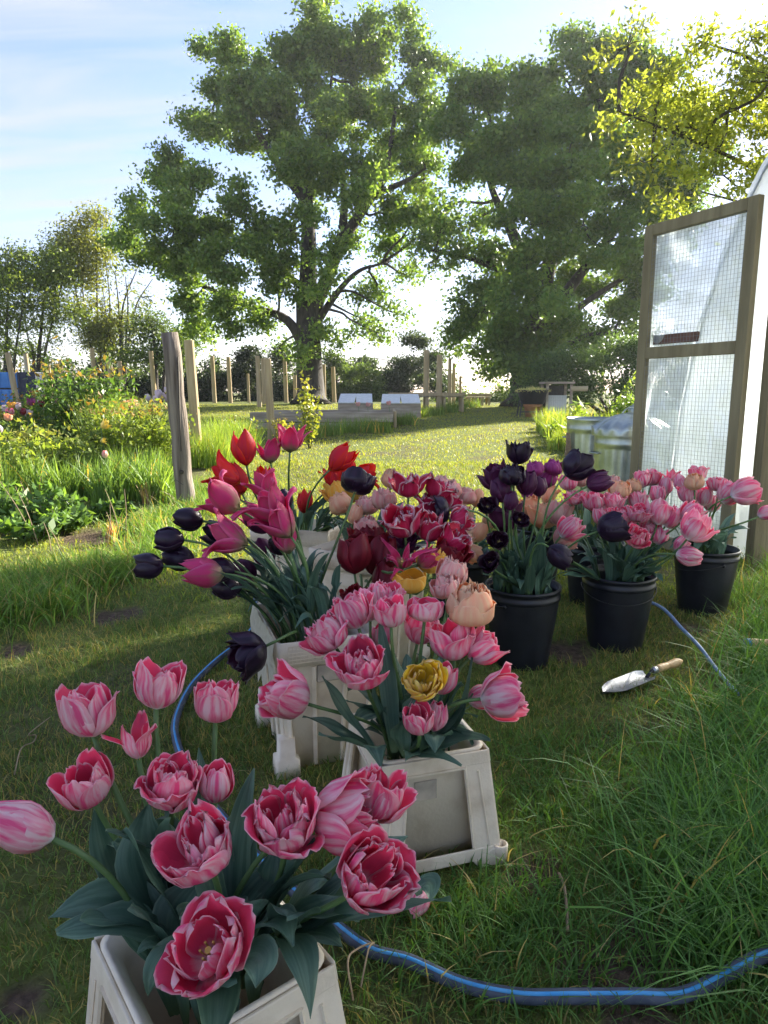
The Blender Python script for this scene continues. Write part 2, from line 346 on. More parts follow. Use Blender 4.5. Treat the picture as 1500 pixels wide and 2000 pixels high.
def gzv(x, y):
    d = np.clip(y-4.0, 0, 21); return .0285*d*np.minimum(1, d/4) + .008*np.sin(x*1.7+.6)*np.sin(y*1.3)

# ------------------------------------------------------------------ ground
BARE = [(G(1215, 1935), .13), (G(1045, 1705), .07), (G(1105, 1275), .14), (G(1345, 1225), .08), (G(40, 1965), .05), (G(30, 1270), .09), (G(230, 1205), .12),
        (G(690, 1560), .09), (G(1250, 1800), .05), (G(200, 1045), .32)]
def bare_at(x, y):
    b = np.zeros_like(x)
    for p, r in BARE:
        d = np.hypot(x-p.x, (y-p.y)*.9) + .05*np.sin(x*31+y*17)*np.minimum(1, r*4) + .03*np.sin(x*63-y*47)*np.minimum(1, r*4)
        b = np.maximum(b, np.clip((r*1.15-d)/(r*.5), 0, 1))
    return b
xs = np.concatenate([np.linspace(-150, -14, 14), np.linspace(-12, -3.2, 30), np.linspace(-3, 3, 150), np.linspace(3.2, 12, 30), np.linspace(14, 150, 14)])
ys = np.concatenate([np.linspace(-30, -.5, 10), np.linspace(-.3, 5, 130), np.linspace(5.2, 30, 90), np.geomspace(31, 260, 18)])
XX, YY = np.meshgrid(xs, ys, indexing='ij'); bb = bare_at(XX, YY)
ZZ = gzv(XX, YY) - bb*.008 + np.where((np.abs(XX) < 4) & (YY < 7), .006*np.sin(XX*9+YY*7)*np.cos(YY*11-XX*5), 0)
nx, ny = XX.shape; idx = np.arange(nx*ny).reshape(nx, ny)
gf = np.stack([idx[:-1, :-1], idx[1:, :-1], idx[1:, 1:], idx[:-1, 1:]], -1).reshape(-1, 4)
me = mesh_np('ground', np.c_[XX.ravel(), YY.ravel(), ZZ.ravel()], gf); a = me.attributes.new('bare', 'FLOAT', 'POINT'); a.data.foreach_set('value', bb.ravel().astype(np.float32))
me.shade_smooth(); tag(link('ground', me, 'lawn_soil'), kind='structure')

# lawn grass: one uncountable mass
def bed_mask(x, y):      # the flower bed at the left: no lawn
    lo = G(330, 1000); return (x < -1.9 - .10*(y-6)) & (y > 5.3) & (y < 16)
def lawn(n, y0, y1, pw, h, wd, lean, a, b, dry=.18, jit=.3):
    y = y0 + (y1-y0)*RNG.random(n)**pw; x = (RNG.random(n)*2-1)*(y*.66+.35)
    k = (RNG.random(n) > bare_at(x, y)*1.05) & ~bed_mask(x, y); x, y = x[k], y[k]; n = len(x)
    pt = .5+.5*np.sin(x*2.1+1.3*np.sin(y*1.7))*np.sin(y*2.6+np.sin(x*3.1)); pt2 = .5+.5*np.sin(x*7.3+y*3.1)*np.sin(y*6.1-x*2.2)
    t = tints(n, a, b, jit); dr = RNG.random(n) < dry*(.35+1.3*pt); t[dr] = tints(dr.sum(), (.26, .21, .085), (.16, .145, .05), .2)
    hh = h*(.5+.8*RNG.random(n))*(.65+.5*pt+.35*pt2); return blades_np(np.c_[x, y, gzv(x, y)-.004], hh, wd*(.6+.8*RNG.random(n)), lean*(.2+1.3*RNG.random(n)), t, 2)
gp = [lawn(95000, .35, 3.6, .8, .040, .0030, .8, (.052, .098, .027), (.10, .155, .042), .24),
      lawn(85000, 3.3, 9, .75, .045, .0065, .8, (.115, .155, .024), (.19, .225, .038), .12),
      lawn(95000, 8.5, 25, .8, .042, .011, .8, (.185, .205, .03), (.215, .235, .038), .02, .08)]  # one grass, painted darker near in shade, brighter and yellower where sunlit
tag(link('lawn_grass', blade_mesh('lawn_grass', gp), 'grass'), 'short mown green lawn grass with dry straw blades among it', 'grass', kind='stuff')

# tall grass: tufts in strips
def tuft_field(n, pts, spread, h, wd, lean, a, b, dry=.08, seg=4):
    c = np.array([(p.x, p.y) for p in pts]); k = RNG.integers(0, len(c), n); sub = c[k] + RNG.normal(size=(n, 2))*spread*np.array([1.0, .8])
    clump = np.round(sub/.05)*.05 + RNG.normal(size=(n, 2))*.010; sub = np.where(RNG.random((n, 1)) < .6, clump, sub)
    t = tints(n, a, b, .3); dr = RNG.random(n) < dry; t[dr] = tints(dr.sum(), (.30, .24, .11), (.22, .19, .07))
    z = gzv(sub[:, 0], sub[:, 1])-.004
    return blades_np(np.c_[sub, z], h*(.35+.85*RNG.random(n)), wd*(.6+.8*RNG.random(n)), lean*(.2+1.4*RNG.random(n)), t, seg)
rpts = [G(px, py) for px, py in ((1480, 1330), (1440, 1400), (1500, 1450), (1400, 1480), (1460, 1550), (1360, 1580), (1500, 1620), (1420, 1660), (1330, 1700), (1480, 1750), (1400, 1800), (1500, 1850), (1470, 1290), (1500, 1240), (1540, 1500), (1560, 1700), (1560, 1900), (1560, 1350), (1440, 1870))]
mpts = [G(px, py) for px, py in ((1150, 1560), (1250, 1520), (1200, 1650), (1080, 1600), (1280, 1620), (1000, 1800), (900, 1800), (800, 1850), (1100, 1880), (950, 1900), (1380, 1900), (1450, 1960), (1250, 1460), (1340, 1380), (1050, 1480), (1150, 1750))]
r2 = [G(px, py) for px, py in ((1480, 1010), (1490, 1060), (1500, 1110), (1520, 1160), (1560, 1040), (1600, 1100), (1470, 1180))]
lg = [tuft_field(4600, rpts, .085, .21, .0052, 1.0, (.040, .105, .026), (.085, .175, .045), .03), tuft_field(5200, mpts, .10, .075, .0042, .95, (.04, .10, .024), (.08, .16, .038), .03),
      tuft_field(1800, r2, .12, .17, .006, .8, (.06, .13, .03), (.12, .2, .05))]
tag(link('long_grass', blade_mesh('long_grass', lg), 'grass'), 'long arching uncut grass around the second trowel and blue hose', 'grass', kind='stuff')
lp = [G(px, py) for px, py in ((20, 1170), (60, 1150), (110, 1160), (150, 1140), (200, 1130), (250, 1120), (300, 1090), (330, 1060), (290, 1040), (340, 1020), (20, 1210), (60, 1200), (-40, 1180), (400, 1000), (430, 960), (360, 980))]
tag(link('verge_grass', blade_mesh('verge_grass', [tuft_field(9000, lp, .13, .20, .0075, .8, (.06, .13, .024), (.13, .21, .045), .12)]), 'grass'), 'unmown tufted grass verge between the lawn and the daffodil bed', 'grass', kind='stuff')

# ------------------------------------------------------------------ trees
def spline(pts, n=10):
    pts = [Vector(p) for p in pts]; out = []
    q = [pts[0]*2-pts[1]] + pts + [pts[-1]*2-pts[-2]]
    for i in range(1, len(q)-2):
        for k in range(n):
            t = k/n; a, b, c, d = q[i-1], q[i], q[i+1], q[i+2]
            out.append(.5*((2*b)+(c-a)*t+(2*a-5*b+4*c-d)*t*t+(3*b-a-3*c+d)*t**3))
    out.append(pts[-1]); return out
def branch(mb, a, b, r0, r1, wob=.12, n=6, sides=5):
    a, b = Vector(a), Vector(b); L_ = (b-a).length; mid = [a]
    for i in range(1, 3): mid.append(a.lerp(b, i/3) + Vector(RNG.normal(size=3))*L_*wob*.5 + Vector((0, 0, L_*.04)))
    pts = spline(mid+[b], n//2); m = len(pts); mb.tube(pts, [r0+(r1-r0)*i/(m-1) for i in range(m)], sides, cap=False); return pts
def crown(blobs, n_leaf, leaf, clumps_per, sig, ta, tb, aspect=.6, up=.45, fill=.5):
    """blobs: [(centre, radius, density)] in metres -> leaf vertices and clump centres"""
    wts = np.array([r**2.2*d for _, r, d in blobs]); wts /= wts.sum(); V, C, cl = [], [], []
    for (c, r, d), wt in zip(blobs, wts):
        n = max(int(n_leaf*wt), 20); k = max(int(clumps_per*r*r*max(d, .4)), 5)
        dr = unit(RNG.normal(size=(k, 3))); rr = r*RNG.random((k, 1))**fill; cc = np.array(c)+dr*rr*np.array([1, 1, .92]); cl.append((c, cc))
        j = RNG.integers(0, k, n); pos = cc[j] + RNG.normal(size=(n, 3))*sig*np.array([1.15, 1.15, .75])
        nrm = np.tile([0, 0, 1.], (n, 1))*up + RNG.normal(size=(n, 3))*.6
        cb = .8+.4*RNG.random((k, 1)); V.append((pos, nrm)); C.append(tints(n, ta, tb, .25)*cb[j])
    pos = np.concatenate([p for p, _ in V]); nrm = np.concatenate([q for _, q in V]); tint = np.concatenate(C)
    return leaves_np(pos, leaf*(.6+.8*RNG.random(len(pos))), tint, aspect, nrm), cl
def tree(name, label, base, limbs, blobs, n_leaf, leaf, ta, tb, clumps=3, sig=.3, twig=.012, group=None, twigs=4, sides=9, trunk_r=None, cat='tree', aspect=.6, fill=.5, src=None):
    """limbs: polylines (points, r0, r1); the first is the trunk"""
    root = empty(name, base, label, cat, group); inv = Vector(base)
    for i, (pts, r0, r1) in enumerate(limbs):
        mb = MB(); sp = spline(pts, 6); m = len(sp)
        rad = [r0+(r1-r0)*(k/(m-1))**.8 for k in range(m)]
        if i == 0: rad[0] *= 1.45; rad[1] *= 1.15
        mb.tube([p-inv for p in sp], rad, sides if i == 0 else 7); mb.build('trunk' if i == 0 else 'limb', 'bark', root, True)
    (v, f, c), cl = crown(blobs, n_leaf, leaf, clumps, sig, ta, tb, aspect, fill=fill)
    allp = [p for pts, _, _ in limbs for p in spline(pts, 6)[3:]]
    mb = MB()
    for ctr, cc in cl:
        ctr = Vector(ctr); s = min(allp, key=lambda p: (p-ctr).length + .35*max(0, p.z-ctr.z)); ln = (s-ctr).length
        if ln > .3: bp = branch(mb, s-inv, ctr-inv, twig*4.0, twig*2.0)
        for q in cc[:max(int(len(cc)*.6), twigs)][:twigs]: branch(mb, ctr-inv, Vector(q)-inv, twig*1.6, twig*.5, sides=4)
    if mb.v: tag(mb.build('branch_network', 'bark', root), kind='stuff')
    o = link('crown', mesh_np('crown', v-np.array(inv), f, c), 'oak_leaf', root); tag(o, kind='stuff'); return root
def bl(t, lst):
    out = []
    for it in lst:
        px, py, r = it[:3]; dz = it[3] if len(it) > 3 else 0; den = it[4] if len(it) > 4 else 1
        tt = t+dz; out.append((P(px, py, tt), r*tt/F, den))
    return out
def lm(t, lst):
    return [([P(x, y, t+(q[0] if q else 0)) for x, y, *q in pts], r0*t/F, r1*t/F) for pts, r0, r1 in lst]
T1 = 25.0; b = P(607, 800, T1); b.z = gz(b.x, b.y)
oakA, oakB = (.065, .125, .032), (.155, .215, .052)
l1 = lm(T1, [([(607, 800), (606, 740), (603, 660), (600, 580)], 30, 22), ([(600, 590), (602, 480), (598, 400), (560, 345), (510, 270), (470, 190)], 20, 4),
     ([(604, 620), (640, 540), (665, 470), (672, 400), (668, 330)], 17, 5), ([(668, 470), (715, 400), (748, 352), (765, 270), (775, 180)], 12, 3), ([(735, 378), (790, 355), (830, 330)], 8, 2),
     ([(600, 690), (560, 625), (490, 600), (400, 560), (330, 520)], 12, 3), ([(612, 640), (660, 570), (700, 530), (745, 515)], 9, 2), ([(600, 450), (610, 330), (640, 220), (650, 120)], 10, 2),
     ([(590, 560), (500, 500), (400, 440), (330, 390)], 8, 2)])
l1[0][0][0].z = b.z
tree('oak_tree', 'tall spreading oak in fresh leaf with bare forked limbs, alone behind the thin stakes', b, l1, bl(T1, [
    (640, 70, 80, 0), (735, 85, 80, .5), (820, 120, 62, .5), (570, 95, 62, -.5), (450, 120, 70, 0), (420, 200, 60, 1), (395, 255, 42, 0), (500, 190, 80, -1), (600, 190, 95, 0), (700, 190, 95, 1.5), (800, 215, 75, 0),
    (540, 270, 75, 1), (640, 290, 85, -1.5), (740, 290, 60, 2, .6), (820, 290, 60, 0), (830, 350, 45, 1, .8), (600, 370, 45, 2, .5),
    (330, 310, 45, 0), (345, 370, 58, -1), (300, 340, 26, 0), (270, 440, 48, 0), (235, 465, 30, 1), (340, 450, 60, -2), (410, 450, 62, -1.5), (480, 420, 55, -2), (300, 510, 42, 0), (370, 530, 60, -1), (440, 520, 62, -2), (510, 480, 62, -2), (545, 560, 50, -1), (440, 600, 55, -1), (370, 600, 45, 0), (500, 620, 35, 0), (400, 650, 38, 1, .7),
    (570, 450, 50, -2.5), (655, 490, 40, -2, .7), (690, 390, 45, -2, .7), (725, 330, 50, -2, .8), (560, 330, 45, -2, .8), (640, 560, 34, -2, .8), (700, 470, 42, 1, .45), (760, 430, 55, 0, .9), (810, 420, 42, -1), (850, 440, 34, 0, .8), (770, 500, 38, 1, .6), (800, 540, 22, 0, .6), (735, 570, 45, 1, .45), (765, 610, 30, 0, .5), (700, 620, 42, 1, .4), (640, 650, 36, -1, .6), (590, 690, 26, -1.2, .8), (735, 650, 30, 0, .4), (545, 680, 26, 1, .4)]),
    150000, .145, oakA, oakB, 5, .24, .014, fill=.55, twigs=6)
T2 = 23.0; b = P(1030, 800, T2); b.z = gz(b.x, b.y)
l2 = lm(T2, [([(1030, 800), (1036, 720), (1045, 640), (1060, 560)], 40, 28), ([(1055, 580), (1020, 500), (990, 430), (965, 380), (940, 300)], 18, 4), ([(1060, 560), (1090, 450), (1110, 340), (1130, 220)], 18, 4),
     ([(1055, 640), (1130, 540), (1210, 440), (1280, 340)], 15, 3), ([(1040, 560), (980, 530), (920, 505), (850, 490), (820, 480)], 9, 2), ([(1050, 690), (1120, 610), (1190, 560), (1240, 530)], 10, 3), ([(1040, 660), (980, 620), (930, 610)], 8, 2), ([(1050, 720), (1130, 660), (1200, 650)], 8, 2)])
l2[0][0][0].z = b.z
tree('oak_tree', 'broad shaded oak with dark hanging crown beside the ivy hedge and striped shelter', b, l2, bl(T2, [
    (905, 185, 48), (960, 170, 55), (1020, 170, 55), (1090, 140, 55), (1130, 110, 55), (1190, 110, 45), (1235, 130, 55), (1290, 170, 60), (1340, 240, 60), (900, 260, 60), (980, 260, 75, -1.5), (1070, 230, 85, -1), (1170, 210, 85, 0), (1250, 240, 85, 1), (1320, 320, 75),
    (930, 330, 60, 0), (1010, 350, 65, -1.5), (1100, 330, 90, -2), (1200, 330, 90, -1), (1280, 390, 75), (1350, 390, 50), (880, 400, 24, 0, .6), (930, 430, 38, 1, .6), (860, 460, 38, 0, .8), (820, 480, 28, 0, .8), (900, 500, 36, 0, .7), (850, 520, 22, 0, .5),
    (1040, 440, 70, -2), (1140, 440, 85, -2), (1230, 460, 75, -1), (1310, 450, 55), (960, 500, 45, 0, .8), (950, 570, 55), (1030, 540, 70, -2), (1120, 550, 75, 1, .7), (1200, 560, 60, 1, .55), (1260, 560, 60, 0),
    (920, 630, 46, 0, .9), (900, 660, 30), (980, 640, 55, -1), (1060, 630, 70, -2), (1140, 640, 60, 1, .6), (1210, 630, 60, 1, .6), (960, 700, 42, 0, .9), (1010, 710, 45, -1), (1080, 700, 55, -1), (1150, 690, 50, 0)]),
    150000, .145, oakA, (.12, .175, .046), 5, .25, .014, fill=.55, twigs=6)
# feathery young trees in the far left row
def young(label, t, px, spread, top, lst, n, ta, tb, stems, sparse=.3, leafs=.15):
    b = P(px, 790, t); b.z = gz(b.x, b.y); limbs = []
    for k, (x0, x1, x2, y2) in enumerate(stems):
        pts = [P(x0, 790, t), P(x0+(x1-x0)*.35, 690, t), P(x1, 600 if y2 < 560 else 660, t), P(x2, y2, t)]; pts[0].z = b.z; limbs.append((pts, .13 if k == 0 else .085, .015))
    return tree('young_tree', label, b, limbs, bl(t, lst), n, leafs, ta, tb, 2.2, .32, .011, 'young trees in the boundary row', twigs=6, fill=.6, aspect=.4)
ya, yb = (.09, .14, .03), (.18, .22, .045)
young('feathery young tree with dense crown behind the blue crates', 29, 20, 60, 490, [(10, 520, 36), (50, 510, 34), (-20, 550, 45), (30, 560, 40), (60, 600, 36), (-10, 630, 45), (20, 680, 40, 0, .6), (-40, 600, 50)], 13000, ya, yb, [(10, 15, 20, 500), (22, 45, 60, 520), (-10, -30, -40, 560)])
young('feathery young tree with two bending stems next to the blue crates', 30, 80, 60, 480, [(90, 510, 34), (120, 540, 36), (85, 560, 32), (110, 600, 36, 0, .7), (140, 610, 30, 0, .6), (90, 640, 30, 0, .6), (70, 690, 30, 0, .6)], 9000, ya, yb, [(72, 85, 95, 500), (70, 55, 40, 560), (76, 110, 125, 540)])
young('tallest yellow-green young tree of the row with a narrow top', 31, 190, 60, 410, [(190, 430, 26), (150, 460, 30), (125, 480, 26), (175, 480, 34), (200, 490, 24), (160, 520, 34, 0, .8), (190, 545, 30, 0, .7), (130, 540, 26, 0, .7), (150, 590, 30, 0, .5), (200, 600, 26, 0, .4)], 11000, (.11, .13, .026), (.19, .20, .045), [(198, 190, 188, 430), (196, 155, 130, 480), (190, 165, 155, 460), (200, 215, 205, 500)])
young('half-bare young tree with open twiggy branches against the sky', 31, 240, 60, 510, [(205, 640, 36), (180, 650, 30), (235, 640, 26), (290, 580, 18, 0, .12), (250, 560, 26, 0, .12), (270, 600, 30, 0, .15), (240, 530, 22, 0, .1), (215, 680, 30, 0, .6)], 6500, (.11, .13, .028), (.17, .19, .045), [(238, 240, 270, 520), (238, 232, 225, 530), (240, 265, 298, 545), (242, 250, 245, 540), (238, 215, 200, 560)])
young('small dark-leaved young tree close against the spreading oak', 29, 320, 60, 560, [(300, 630, 34), (340, 660, 36), (310, 690, 34), (280, 660, 30, 0, .7), (260, 700, 30), (350, 700, 30)], 7000, (.05, .085, .028), (.095, .13, .04), [(305, 300, 295, 620), (318, 335, 345, 650)])
# dark bushes of the boundary hedge
def bush(name, label, t, lst, n, ta, tb, leafs=.13, group=None, cat='bush', den=2.6):
    bs_ = bl(t, lst); c = min(bs_, key=lambda q: q[0].z)[0]; b = Vector((sum(q[0].x for q in bs_)/len(bs_), bs_[0][0].y, 0)); b.z = gz(b.x, b.y)
    limbs = [([b + Vector((dx*.2, 0, 0)), b.lerp(q[0], .5) + Vector((dx*.2, 0, 0)), q[0]], .06*min(1, t/18), .012) for dx, q in zip((-1, 0, 1, .5, -.5), bs_[:5])]
    r = tree(name, label, b, limbs, bs_, n, leafs, ta, tb, den, .22*min(1, t/20), .009*min(1, t/20), group, twigs=4, cat=cat, fill=.6)
    for ch in r.children:
        if ch.name.startswith(('trunk', 'limb')): ch.name = 'stem'
        if ch.name.startswith('crown'): ch.name = 'foliage'
    return r
dk, dk2 = (.020, .036, .022), (.045, .062, .034)
bush('hedge_bush', 'dark round bush rising left of the path, between pale paired stakes and sky gap', 33, [(810, 700, 48), (770, 730, 42), (845, 740, 36), (790, 770, 36), (745, 770, 30), (860, 775, 26)], 15000, dk, dk2, .12, 'dark boundary bushes')
bush('hedge_bush', 'dark sprawling bush directly left of the oak trunk', 33, [(500, 710, 46), (550, 705, 36), (470, 740, 36), (535, 750, 40), (490, 775, 34), (570, 750, 28)], 15000, dk, dk2, .12, 'dark boundary bushes')
bush('hedge_bush', 'thin pale leafy bush just right of the oak trunk', 32, [(650, 720, 34, 0, .6), (690, 730, 34, 0, .6), (640, 765, 28), (690, 770, 30), (720, 745, 26, 0, .6), (725, 775, 24)], 10000, (.05, .085, .03), (.09, .13, .04), .13)
bush('hedge_bush', 'low dark hedge bush behind the young trees and stakes', 33, [(330, 750, 40), (380, 745, 40), (280, 755, 36), (230, 750, 36), (430, 755, 34), (180, 755, 34), (410, 715, 26)], 15000, dk, (.055, .08, .038), .13)
bush('hedge_bush', 'dark hedge bush behind the blue crates', 33, [(100, 745, 32), (140, 740, 36), (40, 745, 40), (-20, 745, 40)], 7000, dk, (.05, .075, .036), .13)
bush('boundary_hedge', 'long dark boundary hedge closing the far end of the garden', 35, [(x, 745+10*math.sin(x*.05), 36) for x in range(-30, 900, 34)], 48000, dk, (.055, .08, .04), .15, None, 'hedge', 3)
bush('hedge_bush', 'low bush patch at the far end of the lawn below the sky gap', 30, [(900, 785, 18), (935, 788, 14), (870, 790, 18), (985, 778, 18), (960, 790, 12)], 5000, (.05, .085, .03), (.09, .13, .04), .12)
bush('ivy_hedge', 'ivy-covered boundary hedge behind the striped shelter and bins', 19, [(1080, 720, 36), (1130, 705, 40), (1180, 695, 42), (1230, 690, 46), (1290, 690, 50), (1100, 755, 38), (1160, 750, 44), (1220, 750, 46), (1290, 760, 50), (1060, 760, 30), (1350, 720, 55), (1030, 775, 26), (1420, 720, 60)], 30000, (.040, .075, .030), (.075, .12, .042), .085, None, 'hedge', 9)
# near tree above the tunnel: reaches over from the right, its shade falls on the buckets
tb_ = Vector((6.3, 9.6, gz(6.3, 9.6)))
def V3(*a): return Vector(a)
nl = [([tb_, V3(6.25, 9.6, 1.6), V3(6.0, 9.5, 3.0), V3(5.7, 9.3, 4.4)], .17, .11), ([V3(5.95, 9.5, 3.1), V3(5.1, 9.1, 3.5), V3(4.2, 8.7, 3.75), V3(3.3, 8.4, 3.95), V3(2.6, 8.2, 4.1)], .04, .008),
      ([V3(6.0, 9.5, 2.7), V3(5.2, 9.0, 3.0), V3(4.4, 8.6, 3.2), V3(3.6, 8.3, 3.3)], .038, .008), ([V3(5.75, 9.3, 4.2), V3(5.0, 9.0, 4.6), V3(4.2, 8.6, 4.8), V3(3.5, 8.4, 4.9)], .038, .008), ([V3(5.7, 9.3, 4.3), V3(5.6, 8.9, 5.0), V3(5.3, 8.6, 5.4)], .038, .01),
      ([V3(5.8, 9.3, 4.0), V3(6.2, 8.4, 4.7), V3(6.3, 7.6, 5.2)], .06, .014), ([V3(5.9, 9.4, 3.6), V3(5.5, 8.4, 4.0), V3(5.0, 7.4, 4.2)], .055, .012)]
nb = [(V3(*q[:3]), q[3], q[4] if len(q) > 4 else 1) for q in (
    (2.75, 8.2, 4.05, .36, .8), (2.65, 8.2, 4.75, .34, .7), (3.1, 8.3, 4.45, .45, .8), (3.0, 8.2, 3.6, .38, .7), (3.5, 8.4, 4.0, .5), (3.4, 8.3, 3.1, .36, .6), (3.6, 8.4, 4.9, .45, .6), (3.9, 8.4, 3.5, .48, .8), (4.0, 8.6, 4.3, .5), (4.2, 8.6, 5.0, .45, .7), (4.3, 8.2, 2.9, .36, .6), (4.4, 8.4, 3.6, .5), (4.6, 8.6, 4.5, .55), (4.9, 8.7, 5.3, .5, .7),
    (5.0, 8.4, 3.9, .6), (5.2, 8.6, 4.9, .6), (5.6, 8.6, 5.8, .7), (5.0, 7.5, 4.3, .6), (5.8, 7.8, 5.0, .7), (6.3, 7.6, 5.4, .7), (5.5, 9.2, 5.4, .6), (6.4, 8.8, 4.6, .7), (4.6, 7.8, 4.5, .5), (5.6, 8.4, 4.2, .6), (4.0, 9.3, 4.5, .5), (4.7, 9.5, 4.6, .55), (3.4, 9.0, 4.3, .45, .8), (5.3, 9.9, 4.8, .6), (4.1, 7.9, 4.3, .4))]
nt_ = tree('ash_tree', 'near tree with yellow-green backlit leaves reaching over the plastic tunnel', tb_, nl, nb, 27000, .07, (.16, .20, .045), (.25, .27, .06), 16, .10, .006, twigs=12, aspect=.42, fill=.6)

# ------------------------------------------------------------------ posts and stakes
def post(name, label, px, py0, py1, wd, m, rnd=True, group=None, px1=None, tmax=28, grain=0):
    b = G(px, py0, tmax); t = (b-Vector((0, 0, CAM_H))).dot(CF); top = P(px1 if px1 else px, py1, t); h = top.z-b.z; r = wd*t/F/2
    mb = MB(); n = 12 if r > .03 else 8; k = 9; dx = (top.x-b.x - (px*0))
    pts = [Vector((dx*i/k*.9 + .006*math.sin(i*1.9)*grain, .004*math.cos(i*2.3)*grain, -.05+(h+.05)*i/k)) for i in range(k+1)]
    mb.tube(pts, [r*(1.08-.12*i/k)*(1+.05*grain*math.sin(i*2.7)) for i in range(k+1)], n)
    o = mb.build(name, m, None, grain > 0, .004 if not grain else 0); o.location = b; tag(o, label, 'post', group); return o, b, r, h
pp, pb, pr, ph = post('fence_post', 'thick grey weathered post with a long crack and loose wire', 365, 995, 655, 33, 'weathered_wood', px1=349, grain=1)
pr_ = empty('weathered_post', pb, pp['label'], 'post'); del pp['label']; del pp['category']; pp.name = 'post_shaft'; pp.parent = pr_; pp.location = (0, 0, 0)
mb = MB(); mb.tube([Vector((math.cos(a)*pr*1.04-.015, math.sin(a)*pr*1.04, .24+.03*math.sin(a*2))) for a in np.linspace(0, 6.2, 20)], .0022, 5); mb.tube([Vector((-.03+.005*i, -pr*1.02, .30+.02*i)) for i in range(5)], .002, 5); mb.build('wire_loop', 'dark_metal', pr_)
mb = MB(); mb.lathe([(.001, .006), (.014, .005), (.02, 0), (.022, -.01)], 12); k_ = mb.build('knot', 'bark', pr_, True); k_.rotation_euler = (math.pi/2, 0, 0); k_.location = (-.01, -pr*1.01, .34)
mb = MB(); mb.box((0, 0, 0), (.006, .03, .8)); k_ = mb.build('crack', 'bark', pr_); k_.location = (.005, -pr+.010, .92); k_.rotation_euler = (0, R(1.0), 0)
post('stake', 'smooth round pale stake close behind the weathered post', 388, 910, 668, 19, 'stake_wood', px1=380)
post('stake', 'short round stake standing beside the climbing yellow-leaved plant', 531, 862, 702, 15, 'stake_wood', px1=526)
SG = 'thin stakes scattered through the garden plots'
for i, (px, y0, y1, wd, px1) in enumerate(((36, 800, 690, 11, 24), (62, 790, 692, 9, 58), (103, 785, 713, 6, 101), (128, 785, 703, 7, 124), (190, 785, 681, 8, 187), (219, 785, 703, 7, 218), (242, 792, 706, 8, 239), (303, 784, 687, 9, 300), (419, 778, 696, 8, 418), (450, 776, 698, 8, 449), (507, 795, 696, 9, 506), (517, 790, 701, 9, 516),
      (559, 782, 703, 8, 558), (577, 787, 733, 7, 577), (617, 780, 708, 6, 617), (633, 782, 712, 8, 633), (653, 782, 717, 8, 651), (486, 778, 730, 5, 486), (878, 794, 701, 7, 877), (886, 790, 710, 6, 885), (899, 792, 735, 5, 898), (1018, 775, 715, 5, 1018), (1047, 775, 727, 5, 1047), (1125, 775, 700, 5, 1125), (1174, 775, 697, 6, 1175))):
    near = ('by the blue crates' if px < 110 else 'near the tall rose bush' if px < 260 else 'behind the weathered post' if px < 480 else 'in front of the oak trunk' if px < 700 else 'at the end of the lawn' if px < 960 else 'against the ivy hedge')
    post('stake', 'thin pale wooden stake '+near, px, y0, y1, wd, 'stake_wood', group=SG+' '+near, px1=px1)
post('stake', 'taller of two pale square stakes at the lawn edge beside the cold frames', 832, 798, 685, 11, 'stake_wood')
post('stake', 'shorter of two pale stakes at the lawn edge beside the cold frames', 857, 806, 694, 11, 'stake_wood')

# ------------------------------------------------------------------ raised beds, frames, far furniture
def box_thing(name, label, cat, loc, rz=0): return empty(name, loc, label, cat, None, rz)
A_ = G(490, 838); B_ = G(768, 838); r = box_thing('raised_bed', 'long raised bed edged with a heavy weathered timber sleeper', 'raised bed', (A_+B_)/2, math.atan2(B_.y-A_.y, B_.x-A_.x))
ln = (B_-A_).length
for nm, c, s, m in (('sleeper', (0, 0, .24), (ln, .14, .20), 'board_wood'), ('sleeper', (-ln*.1, -.01, .06), (ln*.8, .12, .13), 'board_wood'), ('end_board', (ln/2+.04, 1.1, .19), (.06, 2.1, .34), 'stake_wood'), ('sleeper', (0, 2.2, .22), (ln, .12, .22), 'board_wood')):
    mb = MB(); mb.box((0, 0, 0), s); o = mb.build(nm, m, r, bevel=.012); o.location = c
mb = MB(); mb.box((0, 0, 0), (ln-.1, 2.0, .1)); o = mb.build('soil_fill', 'lawn_soil', r); o.location = (0, 1.1, .22)
for (x0, x1, y0, y1, lab) in ((660, 728, 806, 777, 'white cold frame lid propped at a slope beside the oak trunk'), (744, 822, 800, 772, 'white cold frame lid at the corner nearest the paired stakes')):
    t = 17.5; a, b_ = P(x0, y0, t), P(x1, y0, t); wdt = (b_-a).length; z0 = gz(a.x, a.y); r = box_thing('cold_frame', lab, 'cold frame', (a.x+wdt/2, a.y, z0))
    mb = MB(); mb.box((0, .35, .18), (wdt, .7, .36)); mb.build('frame_box', 'board_wood', r, bevel=.008)
    for k in (-1, 1):
        mb = MB(); mb.box((0, 0, 0), (wdt*.47, .8, .025)); o = mb.build('lid_panel', 'white_paint', r, bevel=.004); o.location = (k*wdt*.245, .36, .48); o.rotation_euler = (R(16), 0, R(2*k))
def rail_table(lab, x0, x1, y0, y1, t, legs):
    a, b_ = P(x0, y1, t), P(x1, y1, t); z0 = gz(a.x, a.y); wdt = (b_-a).length; h = max(.35, a.z-z0); r = box_thing('garden_bench', lab, 'bench', (a.x+wdt/2, a.y, z0))
    mb = MB(); mb.box((0, 0, 0), (wdt, .1, .09)); o = mb.build('rail', 'stake_wood', r, bevel=.006); o.location = (0, -.4, h)
    mb = MB(); mb.box((0, 0, 0), (wdt, .7, .03)); o = mb.build('shelf', 'board_wood', r, bevel=.006); o.location = (0, 0, h-.07)
    for k in range(legs):
        for s in (-.35, .33):
            mb = MB(); mb.box((0, 0, 0), (.07, .07, h-.09)); o = mb.build('leg', 'stake_wood', r); o.location = (-wdt/2+.06+(wdt-.12)*k/(legs-1), s, (h-.09)/2)
